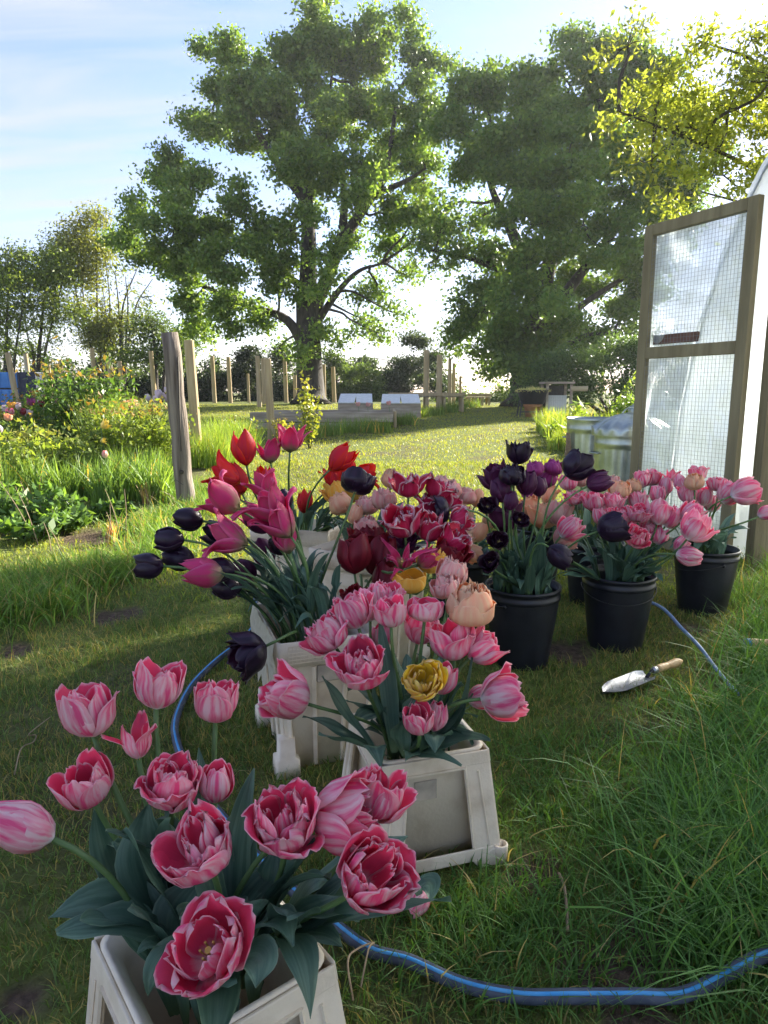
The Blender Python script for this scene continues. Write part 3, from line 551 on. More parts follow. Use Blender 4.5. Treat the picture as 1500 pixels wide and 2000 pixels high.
rail_table('long low rail-fronted staging bench behind the paired stakes', 758, 905, 800, 770, 20, 5)
rail_table('small low staging bench at the far end of the lawn', 910, 956, 795, 777, 24, 4)
# black tub of hay on a stand with a terracotta pot below
b = G(1039, 815); r = box_thing('hay_tub', 'black tub heaped with cut hay on a legged stand', 'tub', b); u = 18.0/F
mb = MB(); mb.lathe([(.27, .34), (.30, .36), (.40, .66), (.43, .70), (.41, .70), (.38, .62)], 24, cap0=True); mb.build('tub', 'black_plastic', r, True)
for sx in (-1, 1):
    for sy in (-1, 1):
        mb = MB(); mb.tube([(sx*.36, sy*.2, 0), (sx*.31, sy*.18, .45)], .018, 6); mb.build('leg', 'dark_metal', r)
mb = MB(); mb.bar((-.35, -.2, .14), (.35, -.2, .14), .02, .03); mb.build('crossbar', 'dark_metal', r)
n = 700; th = RNG.random(n)*6.28; rr = .44*RNG.random(n)**.5; hp = np.c_[rr*np.cos(th), rr*np.sin(th), .68+.10*(1-rr/.44)*RNG.random(n)]; v, f, c = leaves_np(hp, .16, tints(n, (.5, .45, .22), (.3, .34, .12)), .08)
tag(link('hay_heap', mesh_np('hay_heap', v, f, c), 'grass', r), kind='stuff')
r = box_thing('terracotta_pot', 'terracotta pot standing under the black hay tub', 'pot', b+Vector((0, .0, .0))); mb = MB(); mb.lathe([(.17, 0), (.21, .27), (.235, .27), (.235, .33), (.2, .33)], 24, cap0=True); mb.build('pot_wall', 'terracotta', r, True); 
# striped shelter
b = P(1086, 780, 17.9); b.z = gz(b.x, b.y); r = box_thing('garden_shelter', 'small open shelter with white corrugated striped back panel by the ivy hedge', 'shelter', b); W = .62
for s in (-1, 1):
    for y_ in (-.3, .3):
        mb = MB(); mb.box((0, 0, .42), (.06, .06, .84)); o = mb.build('upright', 'board_wood', r); o.location = (s*W/2, y_, 0)
mb = MB(); mb.box((0, 0, .88), (W+.14, .75, .05)); mb.build('roof_board', 'board_wood', r, bevel=.006)
mb = MB(); mb.box((0, .34, .42), (W-.05, .02, .80)); mb.build('back_panel', 'dark_metal', r)
for k in range(9):
    mb = MB(); mb.box((0, .05, .28), (.05, .025, .56)); o = mb.build('white_slat', 'white_paint', r); o.location = (-W/2+.08+k*(W-.16)/8, -.12, 0)
r = box_thing('wooden_tray', 'dark wooden tray on the plants behind the bins', 'tray', P(1128, 762, 15)); mb = MB(); mb.box((0, 0, 0), (.36, .3, .05)); o = mb.build('tray_base', 'board_wood', r, bevel=.005); mb = MB(); mb.box((0, -.15, .04), (.36, .02, .09)); mb.build('tray_side', 'board_wood', r)
# blue crates
for k, (px, w_, m, lab) in enumerate(((-8, 1.0, 'blue_crate', 'stack of bright blue crates at the garden boundary, plain front'), (28, .9, 'blue_crate', 'stack of bright blue crates next to the navy covered box'), (64, .85, 'navy_paint', 'dark navy covered box beside the blue crates'))):
    b = P(px, 785, 24); b.z = gz(b.x, b.y); r = box_thing('storage_crate', lab, 'crate', b)
    for j in range(2 if k < 2 else 1):
        hh = .56 if k < 2 else 1.15; mb = MB(); mb.box((0, 0, hh/2), (w_*.74, .6, hh-.03)); o = mb.build('crate_body', m, r, bevel=.02); o.location = (0, 0, j*.58)
        for s in (-1, 0, 1):
            mb = MB(); mb.box((s*w_*.3, -.31, hh/2), (.04, .03, hh-.08)); o = mb.build('rib', m, r); o.location = (0, 0, j*.58)

# ------------------------------------------------------------------ bins
def bin_(label, loc, rad, h, lid, rope=False):
    r = empty('dustbin', loc, label, 'dustbin'); n = 96
    mb = MB(); rib = lambda k, z: 1 + (.013*math.cos(k*2*math.pi/4) if .06 < z < h-.13 else 0)
    mb.lathe([(rad*.86, 0), (rad*.875, .05), (rad*.875, .07), (rad*.955, h-.14), (rad*.955, h-.12), (rad*.975, h-.11), (rad*.975, h-.085), (rad*.96, h-.07), (rad*.975, h-.02), (rad*1.0, h), (rad*.97, h), (rad*.94, h-.06), (rad*.86, .03)], n, rib=rib, cap0=True); mb.build('bin_wall', 'galvanised', r, True)
    for s in (0, math.pi):
        mb = MB(); mb.tube([Vector((math.cos(s+a)*(rad*.98+.035*math.sin((a+.3)/.6*math.pi)), math.sin(s+a)*(rad*.98+.035*math.sin((a+.3)/.6*math.pi)), h-.17)) for a in np.linspace(-.3, .3, 9)], .006, 6); mb.build('side_handle', 'galvanised', r, True)
    if lid:
        mb = MB(); fl = lambda k, z: 1 + (.05*math.cos(k*2*math.pi/6)*min(1, max(0, (h+.12-z)/.05)) if z > h+.03 else 0)
        mb.lathe([(rad*1.05, h-.035), (rad*1.06, h+.01), (rad*1.02, h+.035), (rad*.75, h+.085), (rad*.4, h+.125), (rad*.12, h+.14), (.001, h+.142)], n, rib=fl); lo = mb.build('lid', 'galvanised', r, True)
        mb = MB(); mb.tube([Vector((.07*math.cos(a), 0, h+.12+.06*math.sin(a))) for a in np.linspace(0, math.pi, 10)], .006, 6); mb.build('lid_handle', 'galvanised', lo, True)
    if rope:
        mb = MB(); q = Vector((-rad*1.02, -.06, h-.16))
        for k in range(7): mb.tube([q+Vector((.004*k-.012, -.01, .03)), q+Vector((-.012+.006*k, -.02, -.06)), q+Vector((-.02+.009*k, -.015, -.17-.02*(k % 3)))], .006, 5)
        mb.build('rope_tie', 'rope', r)
    return r
def gl(x, y): return Vector((x, y, gz(x, y)))
bin_('open galvanised dustbin without a lid, a frayed rope tied to its handle', gl(1.88, 6.05), .27, .80, False, True)
bin_('galvanised dustbin with fluted lid standing just behind the mesh door', gl(1.92, 5.35), .275, .74, True)
bin_('galvanised dustbin with lid at the back beyond the other bins', gl(2.55, 6.35), .27, .84, True)

# ------------------------------------------------------------------ mesh door and plastic tunnel
DL, DR = Vector((1.745, 4.78, 0)), Vector((2.09, 4.02, 0)); dv = DR-DL; DW = dv.length; dh = 2.12
r = empty('mesh_door', (DL.x, DL.y, gz(DL.x, DL.y)), 'tall timber-framed door of cloudy plastic and square wire mesh, standing open', 'door', None, math.atan2(dv.y, dv.x))
for nm, a, b_, w_, d_ in (('stile', (.035, 0, 0), (.035, 0, dh), .07, .045), ('stile', (DW-.035, 0, 0), (DW-.035, 0, dh), .07, .045), ('rail', (.07, 0, dh-.035), (DW-.07, 0, dh-.035), .07, .043), ('rail', (.07, 0, 1.30), (DW-.07, 0, 1.30), .075, .043), ('rail', (.07, 0, .05), (DW-.07, 0, .05), .08, .043)):
    mb = MB(); a, b_ = Vector(a), Vector(b_); c = (a+b_)/2; d = b_-a
    mb.box((0, 0, 0), (w_ if d.z else abs(d.x), d_, abs(d.z) if d.z else w_)); o = mb.build(nm, 'frame_wood', r, bevel=.004); o.location = c
mb = MB(); mb.box((0, 0, 0), (.36, .02, .06)); o = mb.build('repair_board', 'repair_wood', r, bevel=.003); o.location = (.27, .034, 1.385)
def film_panel(nm, x0, x1, z0, z1, y, parent, m, amp=.012, nx=26, nz=40):
    X, Zm = np.meshgrid(np.linspace(x0, x1, nx), np.linspace(z0, z1, nz), indexing='ij')
    ed = np.minimum(1, 8*np.minimum((X-x0)/(x1-x0), (x1-X)/(x1-x0)))*np.minimum(1, 10*np.minimum((Zm-z0)/(z1-z0), (z1-Zm)/(z1-z0)))
    Y = y + amp*ed*(np.sin(X*9+Zm*3)*np.sin(Zm*5+1)+.5*np.sin(X*31-Zm*22)+.35*np.sin(X*57+Zm*40)*np.sin(Zm*9)); id_ = np.arange(nx*nz).reshape(nx, nz)
    f = np.stack([id_[:-1, :-1], id_[1:, :-1], id_[1:, 1:], id_[:-1, 1:]], -1).reshape(-1, 4)
    me = mesh_np(nm, np.c_[X.ravel(), Y.ravel(), Zm.ravel()], f); me.shade_smooth(); return link(nm, me, m, parent)
film_panel('plastic_panel', .05, DW-.05, 1.32, dh-.04, .03, r, 'door_film'); film_panel('plastic_panel', .05, DW-.05, .06, 1.28, .03, r, 'door_film')
for z0, z1 in ((1.335, dh-.07), (.09, 1.265)):
    mb = MB(); x = .07
    while x < DW-.07: mb.box((x+.002*math.sin(x*40), -.012, (z0+z1)/2), (.0013, .0013, z1-z0)); x += .0255
    z = z0
    while z < z1: mb.box((DW/2, -.0135, z), (DW-.14, .0013, .0013)); z += .0255
    mb.build('wire_mesh', 'mesh_wire', r)
# tunnel: hoops, skin, end wall, timber
TX0, TX1, TY, TR, TH = 2.28, 9.0, 2.0, 3.4, 3.2
r = empty('plastic_tunnel', (TX0, TY, 0), 'polythene-covered garden tunnel behind the mesh door', 'polytunnel')
def arc(a, k=1.0): return Vector((0, TR*k*math.cos(a), TH*k*math.sin(a)**.85 if math.sin(a) > 0 else 0))
n = 30; ang = np.linspace(0, math.pi, n); xsn = np.linspace(0, TX1-TX0, 40); vs = []
for i, x in enumerate(xsn):
    for j, a in enumerate(ang):
        q = arc(a, 1+.006*math.sin(x*9+j)+.004*math.sin(j*3+x*23)); vs.append((x, q.y, q.z))
fs = [(i*n+j, (i+1)*n+j, (i+1)*n+j+1, i*n+j+1) for i in range(len(xsn)-1) for j in range(n-1)]
mb = MB(); mb.add(vs, fs); mb.build('skin', 'tunnel_film', r, True)
for x in (0, 1.7, 3.4, 5.1, 6.7):
    mb = MB(); mb.tube([Vector((x, 0, 0))+arc(a, .985) for a in np.linspace(0, math.pi, 28)], .014, 6); mb.build('hoop', 'galvanised', r, True)
for (ya, yb) in ((2.07, 3.36), (-3.36, 1.17)):
    vs = []; k = 12
    for i in range(k+1):
        y_ = ya+(yb-ya)*i/k; zt = TH*max(0, 1-(y_/TR)**2)**.425; 
        for j in range(7): vs.append((-.01+.012*math.sin(i*2+j*1.7), y_, zt*j/6))
    mb = MB(); mb.add(vs, [(i*7+j, (i+1)*7+j, (i+1)*7+j+1, i*7+j+1) for i in range(k) for j in range(6)]); mb.build('end_film', 'tunnel_film', r, True)
for y_, wd in ((2.02, .09), (1.17, .09)):
    mb = MB(); mb.box((0, 0, 1.1), (.09, wd, 2.2)); o = mb.build('door_post', 'frame_wood', r, bevel=.004); o.location = (-.03, y_, 0)
mb = MB(); mb.box((0, 0, 0), (.08, .95, .09)); o = mb.build('door_head', 'frame_wood', r, bevel=.004); o.location = (-.03, 1.59, 2.2)

# ------------------------------------------------------------------ garden plants
def stemmed(name, label, base, h, rad, n, leafs, ta, tb, stems=6, cat='plant', group=None, shape='dome', aspect=.5, rosette=5, top=None, lo=.12):
    """leafy plant: stems plus one foliage mass of many leaf faces"""
    base = Vector(base); r = empty(name, base, label, cat, group); mb = MB(); tips = []
    for k in range(stems):
        th = RNG.random()*6.28; q = RNG.random()**.5; hh = h*(1-.35*q)*(.8+.25*RNG.random()); e = Vector((math.cos(th)*rad*q, math.sin(th)*rad*q, hh)); pts = spline([(e.x*.1, e.y*.1, 0), (e.x*.45, e.y*.45, hh*.5), e], 4); mb.tube(pts, [.006*(1-.6*i/(len(pts)-1))*max(1, h) for i in range(len(pts))], 4, cap=False); tips += pts[2:]
    mb.build('stem', 'bark', r)
    tp = np.array([tuple(p) for p in tips]); j = RNG.integers(0, len(tp), n); tw = tp[j] + RNG.normal(size=(n, 3))*np.array([rad*.20, rad*.20, h*.07]); tw[:, 2] = np.maximum(tw[:, 2], h*lo*RNG.random(n))
    t = tints(n, ta, tb, .3)
    if top is not None:
        k = tw[:, 2] > h*.72; k &= RNG.random(n) < .55; t[k] = tints(k.sum(), *top)
    v, f, c = leaves_np(tw, leafs*(.5+.9*RNG.random(n)), t, aspect, np.tile([0, 0, .8], (n, 1))); tag(link('foliage', mesh_np('foliage', v, f, c), 'oak_leaf', r), kind='stuff'); return r
def strap_clump(label, base, h, rad, n, ta, tb, wd=.014, name='daffodil_clump', cat='plant', group=None, lean=.5, dry=.03):
    r = empty(name, base, label, cat, group); th = RNG.random(n)*6.28; q = rad*RNG.random(n)**.6; t = tints(n, ta, tb, .3); k = RNG.random(n) < dry; t[k] = tints(k.sum(), (.5, .30, .06), (.4, .28, .1))
    v, qd, tr_, c = blades_np(np.c_[q*np.cos(th), q*np.sin(th), np.zeros(n)], h*(.55+.6*RNG.random(n)), wd*(.6+.8*RNG.random(n)), lean*(.1+1.2*RNG.random(n)), t, 4)
    tag(link('leaf_mass', blade_mesh('leaf_mass', [(v, qd, tr_, c)]), 'grass', r), kind='stuff'); return r
RG, RO = (.06, .115, .025), (.12, .17, .035)
rose_top = ((.20, .11, .04), (.15, .15, .035))
def at(px, t):
    p = P(px, 900, t); return Vector((p.x, p.y, gz(p.x, p.y)))
stemmed('rose_bush', 'tall rose bush with dark lower leaves and bronze young shoots', at(165, 9.3), 1.50, .62, 5200, .075, (.04, .085, .022), (.085, .14, .03), 26, 'rose bush', top=rose_top)
stemmed('rose_bush', 'bronze-tipped rose bush leaning beside the weathered post', at(300, 7.6), .98, .42, 2800, .06, (.10, .15, .03), (.19, .23, .05), 18, 'rose bush', top=rose_top)
stemmed('rose_bush', 'low yellow-green rose bush at the edge of the bed', at(60, 6.9), .72, .55, 3200, .06, (.09, .14, .03), (.18, .22, .05), 18, 'rose bush', top=((.20, .19, .045), (.17, .19, .045)))
stemmed('rose_bush', 'bronze-flowered rose bush beside the blue crates', at(85, 10.5), .98, .5, 2400, .06, RG, RO, 14, 'rose bush', top=((.26, .13, .05), (.18, .12, .05)))
stemmed('rose_bush', 'small rose bush of yellow shoots against the raised timber bed', at(465, 10.2), .62, .35, 800, .06, (.10, .15, .03), (.2, .22, .05), 10, 'rose bush', top=rose_top)
stemmed('climbing_plant', 'slender yellow-leaved plant climbing beside the raised bed', at(605, 10.6), 1.22, .20, 560, .075, (.13, .17, .03), (.26, .26, .05), 5, 'plant', top=((.24, .2, .05), (.2, .21, .05)))
stemmed('rose_bush', 'spindly rose bush of reddish shoots in front of the raised bed', at(560, 11.0), .55, .3, 350, .06, (.13, .15, .03), (.26, .22, .05), 8, 'rose bush', top=rose_top)
stemmed('rose_bush', 'rose bush with reddish shoots behind the daffodil clumps', at(215, 8.2), .95, .45, 2000, .06, (.08, .13, .03), (.16, .2, .05), 16, 'rose bush', top=rose_top)
stemmed('rose_bush', 'broad low rose bush under the bed tulips', at(20, 8.6), .8, .6, 2400, .06, (.06, .11, .028), (.13, .18, .04), 18, 'rose bush', top=rose_top)
FG = 'feathery green clumps behind the weathered post'
for i, (px, t, h, rd) in enumerate(((235, 8.4, .9, .38), (430, 9.2, .62, .4), (410, 8.6, .5, .35), (455, 9.8, .55, .4))):
    strap_clump('fine feathery bright green clump '+('in front of the tall rose bush' if px < 300 else 'behind the weathered post'), at(px, t), h, rd, 900, (.10, .17, .03), (.18, .25, .05), .008, 'feathery_clump', group=FG if px > 300 else None, lean=.35)
DG = 'daffodil clumps along the bed'
for i in range(26):
    px = -30 + (i % 13)*29 + RNG.uniform(-12, 12); t = 6.35 + (i//13)*.75 + RNG.uniform(-.2, .25); b = at(px, t)
    strap_clump('strappy green daffodil clump in the sunny bed beside the verge', b, .46+RNG.uniform(-.06, .08), .17, 95, (.055, .115, .03), (.13, .20, .045), .017, group=DG)
WG = 'leafy weeds along the verge'
for i, (px, t, h) in enumerate(((10, 5.2, .34), (50, 5.1, .30), (85, 5.3, .33), (110, 5.0, .22), (30, 4.8, .24), (70, 4.75, .22), (140, 5.6, .22), (-20, 5.0, .3), (5, 5.7, .3), (130, 5.1, .16), (175, 5.5, .14), (230, 5.6, .16))):
    stemmed('weed_plant', 'leafy green weed growing on the verge beside the bare mulch', at(px, t), h, .17, 130, .085, (.06, .12, .03), (.12, .20, .05), 7, 'weed', WG, aspect=.5, lo=.4)
DS = 'dry brown stalks in the bed'
for i, (x0, y0, x1, y1) in enumerate(((70, 1060, 0, 940), (75, 1065, 30, 950), (60, 1010, 40, 940), (235, 1050, 205, 955), (245, 1055, 243, 955), (210, 1065, 215, 985), (222, 1062, 208, 1000), (285, 1000, 300, 960), (290, 1005, 282, 950), (100, 1080, 85, 1020), (120, 1085, 95, 1030))):
    b = G(x0, y0); t = (b-Vector((0, 0, CAM_H))).dot(CF); e = P(x1, y1, t)-b; mb = MB(); mb.tube(spline([(0, 0, 0), e*.5+Vector((.01, 0, .01)), e], 4), [.004, .0037, .0035, .003, .003, .0027, .0024, .002, .0015], 5); o = mb.build('dry_stalk', 'dry_stalk'); o.location = b; tag(o, 'dry brown dead stalk standing in the bed of daffodil leaves', 'stalk', DS)
for (px, py, hh, lab) in ((218, 1060, .16, 'clump of dry brown dead leaves beside the bare mulch'), (287, 985, .2, 'dry seed-head clump close to the foot of the weathered post')):
    b = G(px, py); strap_clump(lab, b, hh, .04, 60, (.26, .17, .09), (.36, .25, .14), .010, 'dry_clump', 'plant', lean=.3)
# bright bed by the bins
BG = 'lush bright plants by the bins'
stemmed('border_plant', 'tall upright bright green plant against the mesh door', at(1222, 10.5), 1.05, .26, 900, .10, (.10, .18, .03), (.19, .26, .05), 10, 'plant', aspect=.22)
for i, (px, t, h, rd) in enumerate(((1090, 12.5, .55, .35), (1110, 11.5, .5, .35), (1135, 10.8, .5, .35), (1165, 10.5, .6, .35), (1195, 10.0, .6, .35), (1075, 13.5, .5, .3), (1150, 9.6, .42, .3), (1185, 9.0, .45, .3), (1100, 10.5, .34, .25), (1225, 9.2, .6, .3))):
    strap_clump('bright green strappy border clump near the bins', at(px, t), h, rd, 420, (.12, .19, .03), (.22, .28, .055), .016, 'border_clump', group=BG, lean=.5)
for px, t, h in ((1128, 10.3, .42), (1088, 11.0, .45), (1120, 12.5, .66)):
    stemmed('border_plant', 'broad-leaved bright green plant beside the open bin', at(px, t), h, .16, 90, .2, (.14, .22, .03), (.22, .3, .05), 6, 'plant', BG+' broad', aspect=.35, lo=.5)
for px, t, h in ((1478, 4.7, .62), (1495, 4.5, .55), (1520, 4.5, .8)):
    stemmed('border_plant', 'large-leaved plant growing inside the tunnel doorway', at(px, t), h, .16, 60, .16, (.08, .15, .03), (.16, .24, .05), 6, 'plant', 'plants inside the tunnel doorway', aspect=.6, lo=.4)
# grass edge along raised bed
for i, (px, py) in enumerate(((640, 850), (690, 845), (735, 845), (790, 830), (820, 815), (845, 812), (890, 800), (600, 855), (560, 860), (430, 900), (470, 880), (875, 806), (920, 796))):
    strap_clump('grass tuft at the lawn edge beside the raised timber bed', G(px, py), .34, .32, 260, (.07, .13, .026), (.14, .2, .045), .014, 'grass_tuft', 'grass tuft', 'grass tufts at the raised bed', lean=.6)

# ------------------------------------------------------------------ tulips: petal meshes
PETALS = {}
def petal_mesh(key, Rm, H, k, wa, point=0, reflex=0, ruf=0, rufn=5, fringe=0, seed=0, cup=0, nu=7, nv=9):
    """one petal on the +X side of a bloom whose axis is +Z and height about 1; two faces, inner and outer"""
    rg = np.random.default_rng(sum(map(ord, key[1]))*7 % 1000 + seed*17 + len(key[0])*3); ph = rg.uniform(0, 6, 4); V, C = [], []
    for i in range(nv):
        s = 1-(1-i/(nv-1))**1.45; b_ = .62
        rr = Rm*(math.sin(min(s/b_, 1)*math.pi/2)**.75 if s < b_ else 1+(k-1)*((s-b_)/(1-b_))**1.4); z = H*(.35*s**1.9+.65*s)
        if reflex and s > .6: q = (s-.6)/.4; rr += Rm*reflex*q*q; z -= H*reflex*.22*q**2.6
        if point: sh = (.42+.58*min(1, s/.42))*(1 if s < .42 else max(0, 1-((s-.42)/.58)**1.25)**(.8))
        else: sh = (.34+.66*math.sin(min(1, s/.5)*math.pi/2))*(1 if s < .5 else math.sqrt(max(0, 1-((s-.5)/.515)**3.4)))
        wdt = wa*Rm*sh
        for j in range(nu):
            u = j/(nu-1)*2-1; re = max(rr, Rm*.55); th = u*wdt/re
            off = ruf*Rm*s*s*(abs(u)**1.2*math.sin(rufn*u+ph[0]+3*s)+.5*math.sin(rufn*1.7*u+ph[1])*s)
            zz_ = z - (.06*H*u*u*s if not point else .04*H*u*u) + ruf*H*.5*s**3*math.sin(rufn*1.3*u+ph[2])
            if fringe and i >= nv-2: zz_ += fringe*H*(.5-rg.random())*(1.0 if i == nv-1 else .4)
            if fringe and j in (0, nu-1): off += fringe*Rm*(rg.random()-.5)
            r2 = rr + off + cup*Rm*u*u*s
            V.append((r2*math.cos(th), r2*math.sin(th), zz_)); C.append((s, (u+1)/2, 0))
    A = np.array(V).reshape(nv, nu, 3); du = np.gradient(A, axis=1); dv = np.gradient(A, axis=0); nr = np.cross(du, dv); nr /= np.maximum(np.linalg.norm(nr, axis=2, keepdims=True), 1e-6)
    B = A - nr*.011; V += [tuple(p) for p in B.reshape(-1, 3)]; C += [(a_, b_, 1) for a_, b_, _ in C]
    n = nu*nv; f = []
    for i in range(nv-1):
        for j in range(nu-1):
            a = i*nu+j; f.append((a, a+1, a+nu+1, a+nu)); f.append((n+a, n+a+nu, n+a+nu+1, n+a+1))
    per = [j for j in range(nu)] + [i*nu+nu-1 for i in range(1, nv)] + [(nv-1)*nu+j for j in range(nu-2, -1, -1)] + [i*nu for i in range(nv-2, 0, -1)]
    for a, b_ in zip(per, per[1:]+per[:1]): f.append((b_, a, n+a, n+b_))
    me = bpy.data.meshes.new('petal'); me.from_pydata(V, [], f); me.update(); at_ = me.attributes.new('pc', 'FLOAT_COLOR', 'POINT')
    for d, c in zip(at_.data, C): d.color = (*c, 1)
    me.shade_smooth(); return me
# kind -> rings: (count, Rm, H, tip ratio, width, point, reflex, ruffle, rufn, fringe, start-angle, cup)
KINDS = {
 'egg':    [(3, .40, 1.0, .62, 1.15, 0, 0, .05, 3, 0, 0, 0), (3, .36, 1.0, .55, 1.15, 0, 0, .05, 3, 0, 1.05, 0)],
 'cup':    [(3, .50, .92, 1.02, 1.05, 0, .10, .08, 4, 0, 0, 0), (4, .45, .98, .92, .95, 0, 0, .09, 4, 0, .8, 0), (3, .30, .92, .9, 1.0, 0, 0, .12, 4, 0, .3, 0)],
 'double': [(4, .60, .82, 1.10, 1.0, 0, .10, .10, 4, 0, 0, 0), (5, .51, .92, .94, .95, 0, 0, .13, 4, 0, .5, 0), (4, .39, .95, .86, 1.0, 0, 0, .16, 5, 0, .2, 0), (3, .25, .90, .8, 1.0, 0, 0, .2, 5, 0, .9, 0)],
 'open':   [(4, .64, .76, 1.10, 1.0, 0, .16, .12, 4, 0, 0, 0), (4, .56, .84, 1.00, .95, 0, .03, .14, 4, 0, .75, 0), (4, .42, .84, .9, .85, 0, 0, .16, 5, 0, .3, 0)],
 'peony':  [(5, .56, .78, .82, 1.08, 0, 0, .06, 3, 0, 0, 0), (5, .51, .90, .70, 1.05, 0, 0, .09, 4, 0, .5, 0), (5, .40, .95, .62, 1.05, 0, 0, .15, 5, 0, .2, 0), (4, .26, .95, .62, 1.1, 0, 0, .2, 6, 0, .8, 0)],
 'lily':   [(3, .36, 1.0, .95, 1.1, 1, .85, .08, 3, 0, 0, 0), (3, .32, .98, .80, 1.1, 1, .45, .04, 3, 0, 1.05, 0)],
 'lilyc':  [(3, .36, 1.0, .60, 1.25, 1, .12, .04, 3, 0, 0, 0), (3, .32, 1.0, .55, 1.2, 1, .05, .04, 3, 0, 1.05, 0)],
 'star':   [(3, .42, 1.0, 1.25, .85, 1, .5, .05, 3, 0, 0, 0), (3, .36, 1.0, 1.05, .9, 1, .35, .05, 3, 0, 1.05, 0)],
 'spider': [(3, .45, .9, 1.7, .5, 1, 1.0, .25, 6, 0, 0, 0), (3, .35, .95, 1.2, .5, 1, .7, .3, 7, 0, 1.0, 0), (3, .25, .8, 1.4, .45, 1, .5, .3, 7, 0, .5, 0)],
 'parrot': [(3, .55, .95, 1.22, 1.05, 0, .22, .22, 6, .12, 0, 0), (3, .46, 1.0, 1.05, 1.0, 0, .1, .24, 6, .12, 1.0, 0), (3, .32, .9, 1.0, 1.0, 0, 0, .3, 7, .12, .5, 0)],
 'bowl':   [(3, .58, .72, 1.02, 1.08, 0, 0, .04, 3, 0, 0, 0), (3, .52, .76, .95, 1.08, 0, 0, .05, 3, 0, 1.05, 0)],
 'blown':  [(2, .34, 1.0, .75, 1.1, 0, 0, .08, 3, 0, .2, 0), (3, .30, 1.0, 2.6, .75, 0, -.0, .10, 4, 0, 1.2, 0)],
}
def get_petal(kind, ring, var, m):
    key = (kind, m, ring, var)
    if key not in PETALS:
        n, Rm, H, k, wa, pt, rf, ru, rn, fr, st, cu = KINDS[kind][ring]
        me = petal_mesh(('x'*(ring+2), kind), Rm, H, k*(1+.06*(var-1)), wa*(1+.06*(var-1)), pt, rf*(1+.25*(var-1)), ru*(1+.2*(var-1)), rn, fr, var*7+ring, cu)
        me.materials.append(MATS[m]); PETALS[key] = me
    return PETALS[key]
mb = MB(); mb.tube([(0, 0, 0), (0, 0, .30), (0, 0, .36)], [.035, .045, .06], 6)
for k in range(6): mb.tube([(.05*math.cos(k), .05*math.sin(k), 0), (.12*math.cos(k*1.047), .12*math.sin(k*1.047), .22), (.13*math.cos(k*1.047), .13*math.sin(k*1.047), .36)], [.012, .012, .024], 4)
PISTIL = bpy.data.meshes.new('pistil'); PISTIL.from_pydata(mb.v, [], mb.f); PISTIL.materials.append(MATS['stamen'])
def leaf_mesh(p0, p1, p2, wd, twist=.0, fold=.35, wave=.12, n=11, tint=None):
    """tulip leaf along a quadratic curve with wavy margins; centre fold"""
    p0, p1, p2 = Vector(p0), Vector(p1), Vector(p2); V, T = [], []; ph = random.uniform(0, 6); hz = random.uniform(-.5, .5); tc_ = tint or random.uniform(.8, 1.2)
    for i in range(n):
        s = i/(n-1); c = p0*(1-s)**2+p1*2*s*(1-s)+p2*s*s; d = ((p1-p0)*(1-s)+(p2-p1)*s).normalized()
        sd = d.cross(Vector((0, 0, 1)));
        if sd.length < .15: sd = d.cross(Vector((math.cos(ph), math.sin(ph), .2)))
        sd.normalize(); up = sd.cross(d).normalized(); a = twist*s+hz*.6; sd, up = sd*math.cos(a)+up*math.sin(a), up*math.cos(a)-sd*math.sin(a)
        w_ = wd*.5*(.34+.66*math.sin(min(1, s/.45)*math.pi/2))*(1 if s < .45 else max(0.02, 1-((s-.45)/.55)**1.8))
        for j, u in enumerate((-1, -.5, 0, .5, 1)):
            q = c + sd*u*w_ + up*(abs(u)*w_*fold*(1.2-s) + (wave*wd*math.sin(s*9+ph+(2 if u > 0 else 0))*(abs(u) == 1)*min(1, s*2)))
            V.append(q); T.append((s, (u+1)/2, 0, 1))
    f = [(i*5+j, i*5+j+1, (i+1)*5+j+1, (i+1)*5+j) for i in range(n-1) for j in range(4)]
    me = bpy.data.meshes.new('leaf'); me.from_pydata(V, [], f); a_ = me.attributes.new('pc', 'FLOAT_COLOR', 'POINT'); a_.data.foreach_set('color', np.array(T, np.float32).ravel()); me.materials.append(MATS['tulip_leaf']); me.shade_smooth(); return me

